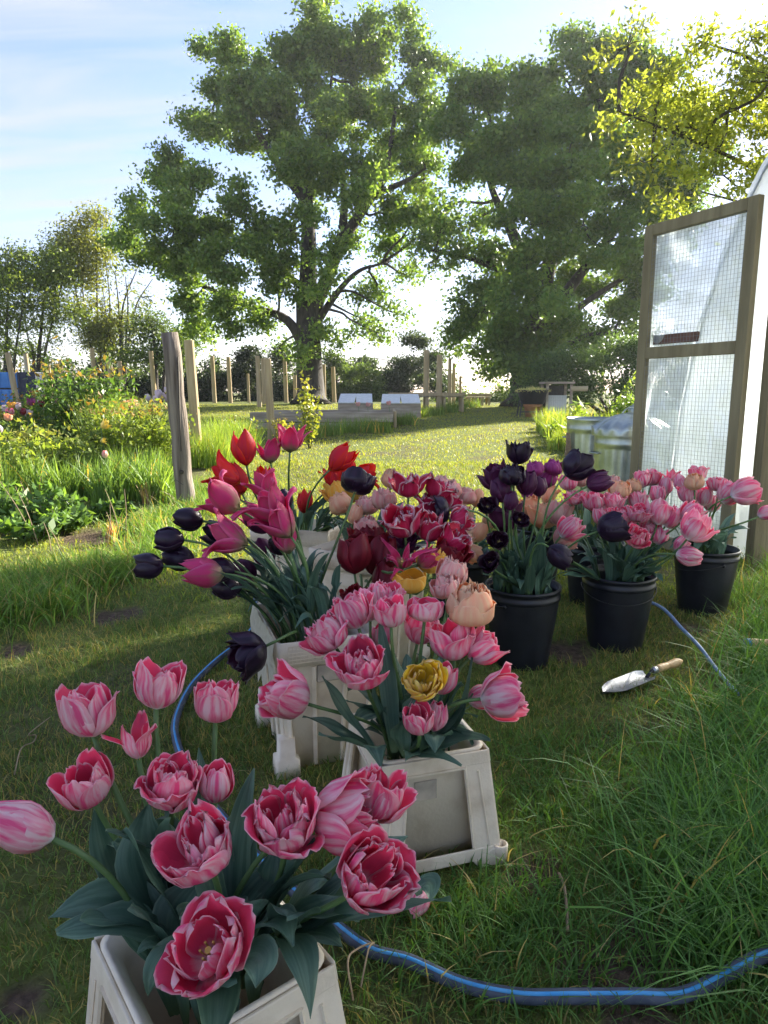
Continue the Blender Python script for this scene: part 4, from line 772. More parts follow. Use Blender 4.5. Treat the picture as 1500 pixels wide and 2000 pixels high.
TUL = {}
NOTE = {(308, 1342): 'tallest pink cupped tulip of the pipe-side bucket, beside the curving pipe', (422, 1372): 'pink cupped tulip on a straight bare stem, just inside the pipe curve', (170, 1532): 'short pink cupped tulip below the one with the tall striped cup', (744, 1556): 'pink cupped tulip reaching towards the stained-window bucket',
 (672, 1590): 'white-streaked pink tulip bending sideways between two open ones', (335, 1530): 'pink double tulip standing next to a small closed bud-like one', (424, 1532): 'small closed pink tulip beside a full double in the pipe-side bucket', (556, 1607): 'large pink double tulip next to the white-streaked bending one',
 (392, 1655): 'open pink double tulip directly above the widest hanging bloom', (728, 1706): 'deep pink open tulip hanging beside the fallen bloom and leaf', (702, 1297): 'large pink double tulip between the bent one and the yellow one', (640, 1238): 'pink double tulip at the rim corner of the torn-film bucket',
 (818, 1407): 'small coral pink tulip low under the yellow tulip', (850, 1400): 'pale closed pink tulip tucked behind the small coral one', (862, 1328): 'closed pink tulip touching the yellow tulip', (882, 1250): 'pink cupped tulip directly under the large peach double', (940, 1262): 'pink tulip tilting from under the large peach double',
 (832, 1185): 'low bowl-shaped pink tulip below the golden tulip', (690, 1086): 'egg-shaped dark crimson tulip beside the embossed bucket corner', (738, 1090): 'tall dark crimson tulip next to the twisted thin-petalled bloom', (1012, 886): 'topmost near-black tulip of its pot, against sunny lawn', (1122, 910): 'near-black tulip tilted in front of the dustbins',
 (1168, 941): 'dark plum tulip bending across in front of the fluted dustbin', (796, 948): 'topmost fringed crimson tulip, standing up against sunny lawn', (786, 1024): 'face-forward fringed crimson tulip with broad white ragged edges', (292, 1106): 'near-black tulip reaching farthest out over the lawn', (372, 1015): 'near-black tulip closest to the foot of the weathered post',
 (477, 876): 'upright scarlet pointed tulip beside two starry rose ones', (569, 856): 'tallest starry rose tulip beside the raised bed stake', (1246, 1048): 'face-on coral double tulip at the front of the trowel-side pot', (1356, 1032): 'striped pink tulip leaning from the trowel-side pot towards the grass', (1452, 962): 'large pink tulip leaning out in front of the mesh door post'}
VARS = {'pink': ('pink_petal', 'pink and white tulip'), 'peach': ('peach_petal', 'peach tulip'), 'blush': ('blush_petal', 'blush pink tulip'), 'red': ('red_petal', 'scarlet pointed tulip'), 'rose': ('rose_green_petal', 'rose tulip with green-flamed petals'),
        'black': ('black_petal', 'near-black tulip'), 'plum': ('plum_petal', 'dark plum tulip'), 'purple': ('purple_petal', 'purple tulip'), 'crimson': ('crimson_petal', 'dark crimson tulip'), 'parrot': ('parrot_petal', 'crimson tulip with white fringed petals'),
        'gold': ('gold_petal', 'golden orange tulip'), 'yellow': ('yellow_petal', 'yellow tulip')}
KW = {'egg': 'closed', 'cup': 'cupped', 'double': 'double', 'open': 'wide-open double', 'peony': 'full round double', 'lily': 'reflexed', 'lilyc': 'slender', 'star': 'starry', 'spider': 'twisted thin-petalled', 'parrot': 'ruffled', 'bowl': 'bowl-shaped', 'blown': 'half-fallen'}
def tulip(var, kind, px, py, hpx, ang, tilt, t, ctr, where, rim, nleaf=2, rb=.08, stem_r=.0042, leaf_len=.24, leaf_w=.045, extra=None):
    m, nm = VARS[var]; c = P(px, py, t); a = R(ang); ti = R(tilt)
    ax = (math.cos(ti)*(math.sin(a)*CR+math.cos(a)*CU) - math.sin(ti)*CF).normalized()
    sf = {'open': .62, 'double': .78, 'peony': .84, 'parrot': .66, 'bowl': .95, 'blown': .8, 'spider': .62, 'star': .9}.get(kind, 1.0); fore = max(.85, math.cos(ti)) if kind not in ('open', 'double', 'peony') else 1; H = min(hpx*t/F/fore*sf, .13); base = c - ax*H*.48
    th = random.uniform(0, 6.28); q = rb*.75*math.sqrt(random.random()); low = Vector((ctr[0]+q*math.cos(th), ctr[1]+q*math.sin(th), rim*.62))
    pull = (base-low); low = low + Vector((pull.x, pull.y, 0)).normalized()*min(rb*.3, Vector((pull.x, pull.y, 0)).length*.5)
    Ls = pull.length; pose = 'upright' if ax.z > .82 else ('leaning' if ax.z > .3 else ('sideways-bending' if ax.z > -.35 else 'drooping'))
    if tilt > 45: pose = 'face-on'
    r = empty('tulip', low, f'{pose} {KW[kind]} {nm} in the {where}', 'tulip', f'{pose} {KW[kind]} {var} tulips, {where}')
    extra = extra or NOTE.get((px, py))
    if extra: r['label'] = extra
    TUL.setdefault(where, []).append(r)
    rot = ax.to_track_quat('Z', 'Y').to_matrix().to_4x4(); M0 = Matrix.Translation(base-low) @ rot @ Matrix.Rotation(random.uniform(0, 6.28), 4, 'Z') @ Matrix.Scale(H, 4)
    for ri, ring in enumerate(KINDS[kind]):
        for k in range(ring[0]):
            o = bpy.data.objects.new('petal', get_petal(kind, ri, random.randrange(3), m)); COL.objects.link(o); o.parent = r
            wj = 1.5 if kind in ('open', 'double', 'parrot') else 1.0; sj = random.uniform(.87, 1.08)
            o.matrix_local = M0 @ Matrix.Rotation(ring[10]+6.2832*k/ring[0]+random.uniform(-.22, .22)*wj, 4, 'Z') @ Matrix.Rotation(random.uniform(-.10, .17)*wj, 4, 'Y') @ Matrix.Rotation(random.uniform(-.1, .1)*wj, 4, 'X') @ Matrix.Scale(sj, 4)
    if kind in ('open', 'bowl', 'spider', 'blown', 'star') or tilt > 40:
        o = bpy.data.objects.new('pistil', PISTIL); COL.objects.link(o); o.parent = r; o.matrix_local = M0
    end = base-low + ax*H*.04; s0 = Vector((0, 0, 1)) + Vector((pull.x, pull.y, 0))*.35/max(Ls, .1)
    p1 = s0.normalized()*Ls*.42; p2 = end - ax*Ls*.30; pts = []
    for i in range(11):
        s = i/10; pts.append(Vector((0, 0, 0))*(1-s)**3 + p1*3*s*(1-s)**2 + p2*3*s*s*(1-s) + end*s**3)
    mb = MB(); mb.tube(pts, [stem_r*(1.15-.25*i/10) for i in range(11)], 6); mb.build('stem', 'tulip_stem', r, True)
    for k in range(nleaf):
        zr = rim*.38-.03; i = next((q_ for q_ in range(11) if pts[q_].z >= zr), 6); b_ = pts[i]
        if i > 5: continue
        th = random.uniform(0, 6.28); out = Vector((math.cos(th), math.sin(th), 0)) + Vector((pull.x, pull.y, 0))*.6/max(Ls, .1)
        ll_ = leaf_len*random.uniform(.7, 1.2); d = (pts[min(i+3, 10)]-b_).normalized(); d.z = max(d.z, .55); d.normalize(); e = b_ + d*ll_*random.uniform(.6, .95) + out*ll_*random.uniform(.10, .40); e.z = max(e.z-ll_*random.choice((0, 0, .1, .35)), rim*.38+.03)
        me = leaf_mesh(b_, b_+d*ll_*.6+out*ll_*.05, e, leaf_w*random.uniform(.7, 1.15), random.uniform(-.6, .6)); o = bpy.data.objects.new('leaf', me); COL.objects.link(o); o.parent = r
    return r

# ------------------------------------------------------------------ buckets and pots
def loft(mb, prof, cn=4, cap0=True, cap1=False):
    rings = []
    for (hw, hd, z, cr) in prof:
        ring = []
        for qx, qy, a0 in ((1, 1, 0), (-1, 1, 90), (-1, -1, 180), (1, -1, 270)):
            for k in range(cn+1):
                a = R(a0+90*k/cn); ring.append((qx*(hw-cr)+cr*math.cos(a), qy*(hd-cr)+cr*math.sin(a), z))
        rings.append(ring)
    n = len(rings[0]); vs = [v for r_ in rings for v in r_]; fs = [(i*n+k, i*n+(k+1) % n, (i+1)*n+(k+1) % n, (i+1)*n+k) for i in range(len(rings)-1) for k in range(n)]
    if cap0: fs.append(tuple(range(n))[::-1])
    if cap1: fs.append(tuple((len(rings)-1)*n+k for k in range(n)))
    mb.add(vs, fs)
def stand_bucket(label, x, y, rz, H, w, d, fl):
    r = empty('flower_bucket', (x, y, gz(x, y)-.004), label, 'bucket', None, rz); hw, hd = w/2, d/2; cm = 'cream_plastic'
    mb = MB(); loft(mb, [(hw-.012, hd-.012, .02, .02), (hw-.010, hd-.010, H-.012, .025), (hw-.004, hd-.004, H, .028), (hw-.012, hd-.012, H+.002, .026), (hw-.028, hd-.028, H-.02, .024), (hw-.05, hd-.05, .03, .02)]); mb.build('tub', cm, r, True)
    def plate(q, nm, par=r):            # q: four corners of the outer face, thickness inward
        nrm = (Vector(q[1])-Vector(q[0])).cross(Vector(q[2])-Vector(q[0])).normalized(); mb = MB(); a = [Vector(p) for p in q]; b_ = [p-nrm*.006 for p in a]
        mb.add(a+b_, [(0, 1, 2, 3), (7, 6, 5, 4), (0, 4, 5, 1), (1, 5, 6, 2), (2, 6, 7, 3), (3, 7, 4, 0)]); return mb.build(nm, cm, par, bevel=.0022)
    for s in range(4):                  # one frame per side: two leg plates, top band, foot rail
        A, B = (hw, hd) if s % 2 == 0 else (hd, hw); rot = Matrix.Rotation(s*math.pi/2, 4, 'Z')
        def pt(u, z, o=0):              # u along the side in -1..1, z height
            k = 1-z/H; return rot @ Vector((u*(A+fl*k), -(B+fl*k)-o, z))
        e = 1-.004/A; lw = .46
        for sg in (-1, 1):
            q = [pt(sg*e, .035), pt(sg*(e-lw*.9), .035), pt(sg*(e-lw), H-.03), pt(sg*e, H-.03)]
            lg_ = plate(q if sg < 0 else q[::-1], 'leg_plate')
            z0, z1 = .05, H-.045; a_, b_ = pt(sg*(e-lw*.36), z0, .001), pt(sg*(e-lw*.5), z1, .001); mb = MB(); mb.bar(a_, b_, .004, .004); mb.build('ridge', cm, lg_)
        plate([pt(-e, H-.032, .001), pt(e, H-.032, .001), pt(e, H-.002, .001), pt(-e, H-.002, .001)], 'top_band')
        plate([pt(-e, 0, .003), pt(-.62, 0, .003), pt(-.52, .02, .003), pt(-e, .05, .003)], 'foot'); plate([pt(.62, 0, .003), pt(e, 0, .003), pt(e, .05, .003), pt(.52, .02, .003)], 'foot')
        plate([pt(-e*.9, .02, .002), pt(e*.9, .02, .002), pt(e*.9, .048, .002), pt(-e*.9, .048, .002)], 'foot_rail')
        # open window bordered by a thin lip, tub wall behind
        mb = MB(); zz = [pt(-(e-lw*.9), .05, .001), pt(-(e-lw), H-.034, .001), pt(e-lw, H-.034, .001), pt(e-lw*.9, .05, .001)]
        for p, q_ in zip(zz, zz[1:]): mb.bar(p, q_, .006, .005)
        mb.build('window_lip', cm, r)
    for sx in (-1, 1):
        for sy in (-1, 1):
            mb = MB(); mb.lathe([(.0, .0), (.016, 0), (.018, .045), (.014, .048), (.012, .01), (0, .01)], 14); o = mb.build('stacking_cup', cm, r, True); o.location = (sx*(hw+fl-.008), sy*(hd+fl-.008), 0)
    return r
def tall_bucket(label, x, y, rz, H, w, d, film=False, taper=.82):
    r = empty('flower_bucket', (x, y, gz(x, y)-.004), label, 'bucket', None, rz); hw, hd = w/2, d/2; cm = 'cream_plastic'
    mb = MB(); loft(mb, [(hw*taper, hd*taper, 0, .02), (hw*.95, hd*.95, H-.07, .02), (hw*.93, hd*.93, H-.03, .02), (hw*.90, hd*.90, H-.08, .02), (hw*taper*.95, hd*taper*.95, .03, .02)]); mb.build('tub', cm, r, True)
    mb = MB(); loft(mb, [(hw*.955, hd*.955, H-.072, .012), (hw, hd, H-.07, .012), (hw*1.01, hd*1.01, H, .012), (hw*.965, hd*.965, H+.001, .012), (hw*.94, hd*.94, H-.05, .012)], 3, cap0=False); mb.build('rim_band', cm, r, True)
    for s in range(4):
        A, B = (hw, hd) if s % 2 == 0 else (hd, hw); rot = Matrix.Rotation(s*math.pi/2, 4, 'Z')
        for u in (-.95, -.35, .35, .95):
            mb = MB(); mb.bar(rot @ Vector((u*A*taper*.93, -B*taper-.002, .01)), rot @ Vector((u*A*.95*.93, -B*.95-.003, H-.075)), .012, .008); mb.build('rib', cm, r, bevel=.002)
        # embossed grid on the rim
        mb = MB()
        for k in range(22): mb.box(rot @ Vector((-A*.8+k*A*1.6/21, -B*1.006-.0005, H-.034)), (.0012, .0022, .05) if s % 2 == 0 else (.0022, .0012, .05))
        for k in range(6): mb.box(rot @ Vector((0, -B*1.006-.0005, H-.058+k*.010)), (A*1.6, .0022, .0012) if s % 2 == 0 else (.0022, A*1.6, .0012))
        mb.build('embossed_grid', cm, r)
        mb = MB(); mb.box((0, 0, 0), (A*.5, .012, .05)); o = mb.build('hand_hold', 'stain_plastic' if film else cm, r, bevel=.004); o.matrix_local = rot @ Matrix.Translation((0, -B*.93-.002, H-.10))
    for sx in (-1, 1):
        for sy in (-1, 1):
            mb = MB(); loft(mb, [(.035, .035, 0, .008), (.033, .033, .05, .008), (.024, .024, .055, .006), (.022, .022, .11, .006)], 3, cap1=True); o = mb.build('foot', cm, r, True); o.location = (sx*(hw*taper+.004), sy*(hd*taper+.004), 0)
    if film:
        rg = np.random.default_rng(5); n = 16; vs = []
        for i in range(n+1):
            yy_ = -hd*.98+2*hd*.96*i/n
            for j in range(6): vs.append((-hw*1.02-.004-.012*rg.random()*(j > 0), yy_, H+.012*rg.random()*(j == 0)-j*.028*(1+.5*math.sin(i*1.3))))
        mb = MB(); mb.add(vs, [(i*6+j, i*6+j+1, (i+1)*6+j+1, (i+1)*6+j) for i in range(n) for j in range(5)]); mb.build('torn_film', 'film', r, True)
    return r
def pot(label, x, y, H=.315, rt=.146, rb=.108, rz=0):
    r = empty('flower_pot', (x, y, gz(x, y)-.004), label, 'bucket', None, rz)
    mb = MB(); mb.lathe([(rb, 0), (rb*1.01, .01), (rt*.965, H-.055), (rt*.965, H-.03), (rt*.955, H-.005), (rt*.93, H-.03), (rb*.95, .02)], 40, cap0=True); mb.build('pot_wall', 'black_plastic', r, True)
    mb = MB(); mb.lathe([(rt*.97, H-.048), (rt*1.0, H-.045), (rt*1.0, H-.03), (rt*.975, H-.026), (rt*.98, H-.012), (rt*1.012, H-.010), (rt*1.012, H+.002), (rt*.96, H+.002), (rt*.955, H-.01)], 40); mb.build('rim', 'black_plastic', r, True)
    for s in (0, math.pi):
        mb = MB(); mb.lathe([(0, .006), (.007, .005), (.009, 0)], 10); o = mb.build('handle_lug', 'black_plastic', r, True); o.matrix_local = Matrix.Rotation(s+.5, 4, 'Z') @ Matrix.Translation((rt*.985, 0, H-.055)) @ Matrix.Rotation(math.pi/2, 4, 'Y')
    mb = MB(); mb.tube([Vector((rt*1.02*math.cos(a), rt*1.02*math.sin(a), H-.05-.045*math.sin((a-.5)))) for a in np.linspace(.5, .5+math.pi, 24)], .0018, 5); mb.build('wire_handle', 'dark_metal', r, True)
    mb = MB(); mb.lathe([(.001, H*.30), (rb*1.1, H*.30)], 24); mb.build('water', 'black_plastic', r); return r
WA1, WA2, WB1, WB2, WB3 = 'pipe-side cream bucket', 'cream bucket with stained window', 'cream bucket with torn film', 'tall cream bucket of scarlet tulips', 'tall bucket of fringed tulips'
WP1, WP2, WP3, WP4, WP5, WP6 = 'black pot of dark tulips', 'black pot beside the trowel', 'black pot by the long grass', 'pot behind the trowel pot', 'black pot near the bins', 'black pot of peach tulips'
A1 = (-.245, .845); A2 = (.075, 1.485); B1 = (-.21, 1.95); B2 = (-.38, 3.0); B3 = (-.056, 2.555)
stand_bucket('cream slotted plastic bucket of open pink tulips, its foot by the blue pipe', *A1, R(38), .275, .255, .255, .03)
b = stand_bucket('cream plastic bucket with a stained square side window under pink tulips', *A2, R(17), .27, .255, .255, .03)
mb = MB(); mb.box((0, 0, 0), (.052, .0008, .045)); o = mb.build('worn_sticker', 'stain_plastic', b); o.location = (-.02, -.1195, .19); o.rotation_euler = (R(0), 0, 0)
tall_bucket('cream plastic bucket with torn film on its rim, holding leaning black tulips', *B1, R(19.5), .39, .29, .38, True)
tall_bucket('tall cream bucket of scarlet tulips, its grid-embossed rim beside a twin', *B2, R(-14), .47, .36, .27)
tall_bucket('tall cream bucket crowded with fringed crimson tulips, angled rim corner showing', *B3, R(-33), .47, .36, .30)
P1, P2, P3, P4, P5, P6 = (.54, 2.57), (.975, 2.745), (1.55, 3.2), (1.06, 3.36), (.86, 3.75), (.36, 3.12)
pot('black round pot holding tall near-black tulips', *P1, rz=.4); pot('black round pot of pink tulips just behind the trowel', *P2, rz=2.4); pot('black round pot of pink tulips next to the long grass and mesh door', *P3, rz=1.2)
pot('black round pot half hidden behind the trowel pot', *P4); pot('black round pot of purple tulips close to the bins', *P5); pot('black round pot of peach tulips behind the fringed crimson ones', *P6)

# ------------------------------------------------------------------ tulips: which, where
def row(ctr, where, rim, specs, **kw):
    for s in specs:
        k = dict(kw)
        if len(s) > 8: k.update(s[8])
        tulip(*s[:8], ctr, where, rim, **k)
row(A1, WA1, .275, [
 ('pink', 'cup', 170, 1392, 105, -14, 5, 1.00, dict(extra='pink striped tulip with one green outer petal, tall at the back of the pipe-side bucket')), ('pink', 'cup', 308, 1342, 92, 4, 0, 1.04), ('pink', 'cup', 422, 1372, 82, 3, 4, 1.06), ('pink', 'blown', 266, 1446, 100, -6, 5, 1.02, dict(extra='half-fallen pink tulip with petals hanging loose in the pipe-side bucket')),
 ('pink', 'cup', 170, 1532, 88, -8, 25, .97), ('pink', 'double', 335, 1530, 118, 10, 22, .96), ('pink', 'egg', 424, 1532, 78, 6, 0, .99), ('pink', 'egg', 48, 1618, 125, -62, 12, .88, dict(extra='fat closed pink tulip bending far out over the lawn')), ('pink', 'double', 392, 1655, 150, -14, 26, .88),
 ('pink', 'double', 556, 1607, 140, 2, 24, .91), ('pink', 'cup', 672, 1590, 128, 72, 14, .95), ('pink', 'cup', 744, 1556, 100, 20, 5, 1.0), ('pink', 'double', 728, 1706, 150, 28, 36, .88), ('pink', 'open', 402, 1850, 200, -8, 40, .79, dict(extra='wide-open coral pink tulip hanging over the bucket edge, its brown centre showing'))],
 nleaf=3, rb=.075, leaf_len=.22, leaf_w=.058, stem_r=.0046)
row(A2, WA2, .27, [
 ('pink', 'double', 640, 1238, 88, -30, 5, 1.50), ('pink', 'cup', 690, 1195, 74, -18, 0, 1.52), ('pink', 'egg', 724, 1180, 72, 2, 0, 1.60), ('pink', 'cup', 757, 1170, 62, 8, 0, 1.62), ('pink', 'cup', 764, 1198, 60, 0, 10, 1.48), ('pink', 'bowl', 832, 1185, 66, 6, 4, 1.50), ('pink', 'cup', 822, 1230, 62, 14, 5, 1.6),
 ('pink', 'cup', 882, 1250, 82, -8, 8, 1.52), ('pink', 'cup', 940, 1262, 74, 44, 6, 1.52), ('pink', 'double', 702, 1297, 104, -14, 28, 1.42), ('pink', 'cup', 560, 1362, 92, -68, 14, 1.42, dict(extra='pink tulip bending out sideways in front of the torn-film bucket')), ('yellow', 'double', 825, 1330, 80, 6, 45, 1.40, dict(extra='single lemon yellow double tulip among the pink ones')), ('pink', 'egg', 862, 1328, 62, 12, 5, 1.45),
 ('pink', 'cup', 818, 1407, 56, -4, 22, 1.38), ('pink', 'egg', 850, 1400, 62, 10, 0, 1.44), ('pink', 'cup', 982, 1362, 92, 84, 8, 1.42, dict(extra='pink and white striped tulip lying out sideways over the grass')), ('pink', 'egg', 940, 1360, 60, 70, 0, 1.5), ('pink', 'egg', 742, 1245, 52, 0, 0, 1.62),
 ('peach', 'peony', 920, 1182, 98, 4, 16, 1.50, dict(extra='large creamy peach double tulip above the pink ones')), ('blush', 'peony', 884, 1118, 64, 6, 10, 1.75), ('blush', 'peony', 870, 1146, 58, -6, 12, 1.7)],
 nleaf=2, rb=.07, leaf_len=.21, leaf_w=.046)
row(B1, WB1, .39, [
 ('black', 'egg', 372, 1015, 54, -84, 0, 2.0), ('black', 'egg', 333, 1053, 60, -86, 0, 1.95), ('black', 'egg', 292, 1106, 60, -90, 0, 1.90), ('black', 'egg', 352, 1093, 62, -80, 5, 1.98), ('black', 'egg', 425, 1040, 56, -66, 0, 2.05), ('black', 'egg', 432, 1112, 58, -80, 5, 1.88), ('black', 'egg', 446, 1146, 60, -84, 0, 1.95), ('plum', 'egg', 474, 1146, 56, -80, 0, 2.05),
 ('black', 'cup', 487, 1276, 72, -112, 18, 1.72, dict(nleaf=0, extra='near-black tulip drooping outside the rim beside the blue pipe')), ('black', 'egg', 546, 1066, 46, -40, 0, 2.1), ('plum', 'egg', 505, 1022, 56, -60, 0, 2.1), ('black', 'egg', 556, 974, 42, -24, 0, 2.1), ('plum', 'egg', 515, 1082, 56, -30, 0, 2.15), ('plum', 'egg', 480, 1115, 50, -70, 0, 2.1), ('black', 'bowl', 699, 938, 56, 14, -22, 2.15, dict(extra='blue-black tulip on a long straight stem above the orange tulips')),
 ('rose', 'lily', 428, 975, 92, -62, 8, 1.95), ('rose', 'lily', 442, 1047, 92, -66, 4, 1.9), ('rose', 'lilyc', 396, 1118, 86, -86, 4, 1.85), ('rose', 'lily', 522, 985, 104, -42, 10, 1.92), ('rose', 'lily', 540, 1015, 90, -40, 5, 1.9), ('rose', 'lilyc', 558, 1050, 66, -14, 0, 1.95), ('rose', 'lily', 516, 945, 62, -28, 0, 2.15), ('rose', 'lilyc', 500, 1010, 70, -60, 0, 2.1)],
 nleaf=2, rb=.10, leaf_len=.26, leaf_w=.032, stem_r=.0042)
row(B2, WB2, .47, [
 ('red', 'lilyc', 477, 876, 74, -8, 0, 2.5), ('red', 'lily', 436, 928, 80, -64, 6, 2.45), ('red', 'lilyc', 462, 935, 66, -20, 4, 2.5), ('red', 'lilyc', 513, 930, 46, 4, 0, 2.75), ('rose', 'star', 525, 880, 56, -8, 6, 2.55), ('rose', 'star', 569, 856, 62, 6, 4, 2.55), ('red', 'lilyc', 594, 980, 46, 2, 0, 2.9), ('red', 'lilyc', 668, 896, 66, 48, 0, 2.7), ('red', 'lily', 648, 930, 50, -10, 4, 2.75),
 ('red', 'lilyc', 682, 928, 54, 30, 0, 2.8), ('red', 'lily', 714, 928, 56, 74, 0, 2.8), ('gold', 'cup', 655, 962, 46, -18, 0, 2.75), ('gold', 'cup', 690, 960, 48, 6, 0, 2.8), ('red', 'lilyc', 450, 960, 50, -50, 0, 2.6)],
 nleaf=2, rb=.10, leaf_len=.26, leaf_w=.036)
row(B3, WB3, .47, [
 ('crimson', 'egg', 690, 1086, 76, -4, 0, 2.05), ('crimson', 'egg', 738, 1090, 92, 6, 0, 2.15), ('crimson', 'cup', 722, 1062, 76, -10, 0, 2.3), ('crimson', 'egg', 755, 1135, 66, 10, 0, 2.1), ('crimson', 'double', 690, 1160, 46, -10, 20, 1.9), ('crimson', 'double', 735, 1165, 44, 10, 10, 1.95),
 ('parrot', 'parrot', 796, 948, 78, -4, 6, 2.3), ('parrot', 'parrot', 856, 955, 62, 18, 6, 2.35), ('parrot', 'parrot', 786, 1024, 84, -14, 34, 2.15), ('parrot', 'parrot', 842, 1030, 84, 4, 20, 2.2), ('parrot', 'parrot', 886, 1060, 76, 40, 16, 2.15), ('parrot', 'parrot', 900, 1018, 64, 72, 10, 2.25), ('crimson', 'cup', 880, 1085, 62, 30, 10, 2.1), ('parrot', 'parrot', 838, 985, 60, 0, 20, 2.35), ('parrot', 'parrot', 880, 980, 56, 40, 10, 2.4), ('plum', 'parrot', 795, 1062, 50, 0, 30, 2.25),
 ('gold', 'bowl', 800, 1132, 62, -4, 8, 1.90), ('gold', 'cup', 842, 1096, 54, 10, 0, 2.0), ('rose', 'spider', 785, 1092, 66, -6, 40, 1.92), ('rose', 'lily', 838, 1090, 54, 60, 10, 1.95),
 ('blush', 'peony', 750, 976, 54, 4, 8, 2.45), ('blush', 'peony', 716, 988, 48, -10, 0, 2.55), ('peach', 'peony', 765, 937, 46, 10, 4, 2.7), ('peach', 'peony', 664, 984, 52, -30, 4, 2.5), ('blush', 'peony', 718, 1028, 50, 4, 6, 2.4), ('peach', 'egg', 692, 1006, 40, 14, 0, 2.45)],
 nleaf=2, rb=.10, leaf_len=.24, leaf_w=.04)
row(P1, WP1, .315, [
 ('black', 'cup', 1012, 886, 46, 10, 4, 2.62), ('plum', 'cup', 968, 932, 56, -22, 0, 2.65), ('black', 'peony', 1002, 928, 52, 4, 14, 2.55), ('plum', 'egg', 978, 960, 48, -8, 0, 2.6), ('plum', 'egg', 1028, 946, 48, 8, 0, 2.62), ('black', 'open', 952, 988, 40, -4, 55, 2.5), ('plum', 'egg', 997, 980, 38, 4, 0, 2.5), ('plum', 'cup', 985, 1012, 60, -10, 0, 2.7), ('black', 'open', 1016, 1013, 36, 24, 58, 2.5), ('black', 'open', 975, 1056, 42, 0, 60, 2.45),
 ('black', 'open', 956, 1097, 42, -30, 50, 2.42), ('plum', 'egg', 1054, 952, 40, 4, 0, 2.75), ('black', 'cup', 1122, 910, 56, 44, 0, 2.5), ('plum', 'egg', 1168, 941, 52, 66, 0, 2.48), ('black', 'egg', 1092, 1083, 52, 128, 12, 2.38, dict(extra='near-black tulip drooping over the edge of the dark tulip pot')), ('black', 'cup', 1192, 1030, 56, 72, 6, 2.42, dict(extra='near-black tulip leaning across into the pink tulips')), ('black', 'bowl', 856, 998, 50, -96, 10, 2.3, dict(extra='near-black tulip on an arching stem hanging in front of the fringed tulips'))],
 nleaf=3, rb=.10, leaf_len=.22, leaf_w=.036)
row(P2, WP2, .315, [
 ('pink', 'cup', 1113, 1032, 52, 48, 4, 2.62), ('blush', 'cup', 1102, 1052, 46, 60, 0, 2.7), ('pink', 'double', 1125, 972, 38, -4, 5, 2.95), ('pink', 'cup', 1160, 980, 40, -6, 5, 2.9), ('pink', 'double', 1198, 978, 42, 4, 12, 2.9), ('pink', 'double', 1212, 1006, 42, -4, 14, 2.75), ('pink', 'double', 1250, 1004, 46, 4, 24, 2.7), ('pink', 'double', 1246, 1048, 46, 8, 42, 2.55), ('pink', 'cup', 1287, 1002, 50, 10, 0, 2.7), ('pink', 'cup', 1312, 1014, 42, 40, 6, 2.7), ('pink', 'cup', 1352, 1003, 48, 48, 6, 2.66), ('pink', 'cup', 1356, 1032, 56, 34, 0, 2.5), ('pink', 'egg', 1344, 1086, 50, 98, 10, 2.5, dict(extra='pink tulip hanging out sideways past the rim of the trowel-side pot')),
 ('pink', 'egg', 1330, 1066, 34, 40, 0, 2.6), ('pink', 'egg', 1288, 1048, 36, 14, 0, 2.72), ('pink', 'cup', 1232, 1022, 40, 0, 10, 2.8), ('pink', 'cup', 1176, 1010, 36, -4, 0, 2.85), ('pink', 'double', 1270, 1030, 38, 10, 10, 2.75)], nleaf=3, rb=.10, leaf_len=.2, leaf_w=.046)
row(P4, WP4, .315, [('pink', 'cup', 1246, 978, 38, 0, 0, 3.1), ('pink', 'egg', 1284, 966, 38, 4, 0, 3.15), ('pink', 'cup', 1254, 937, 34, -6, 0, 3.3), ('pink', 'star', 1311, 930, 34, 2, 0, 3.3), ('pink', 'egg', 1300, 952, 34, 10, 0, 3.3), ('pink', 'cup', 1272, 935, 32, 6, 0, 3.35), ('peach', 'peony', 1212, 956, 44, 4, 12, 3.1), ('blush', 'peony', 1196, 945, 36, -4, 5, 3.2), ('peach', 'peony', 1234, 950, 36, 10, 5, 3.25), ('pink', 'cup', 1110, 944, 34, -10, 0, 3.3), ('blush', 'cup', 1135, 938, 30, 0, 0, 3.35), ('pink', 'double', 1185, 985, 36, 0, 10, 3.1)], nleaf=2, rb=.1, leaf_len=.2, leaf_w=.04)
row(P3, WP3, .315, [('peach', 'peony', 1356, 942, 40, -6, 10, 2.95), ('pink', 'double', 1405, 946, 40, 6, 4, 3.0), ('pink', 'cup', 1342, 966, 38, -12, 0, 3.0), ('pink', 'cup', 1372, 970, 40, 0, 0, 3.05), ('pink', 'cup', 1422, 966, 42, 40, 4, 2.95), ('pink', 'cup', 1452, 962, 54, 72, 4, 2.85), ('pink', 'cup', 1363, 926, 34, 0, 0, 3.15), ('pink', 'egg', 1498, 1002, 40, 66, 0, 2.8, dict(extra='pink tulip reaching out towards the long grass on a low stem')), ('pink', 'egg', 1390, 985, 34, 10, 0, 3.1), ('pink', 'egg', 1330, 945, 34, -10, 0, 3.2)], nleaf=3, rb=.1, leaf_len=.22, leaf_w=.05)
row(P5, WP5, .315, [('purple', 'peony', 1046, 916, 38, -4, 4, 3.4), ('purple', 'peony', 1080, 914, 38, 6, 0, 3.45), ('purple', 'cup', 1040, 962, 40, -10, 0, 3.4), ('purple', 'cup', 1066, 938, 36, 0, 0, 3.5), ('peach', 'cup', 1062, 1008, 54, 4, 0, 3.05), ('blush', 'cup', 1092, 1002, 54, 14, 0, 3.0), ('peach', 'cup', 1032, 992, 46, -14, 0, 3.1), ('peach', 'lily', 1072, 965, 44, 20, 0, 3.2)], nleaf=2, rb=.1, leaf_len=.24)
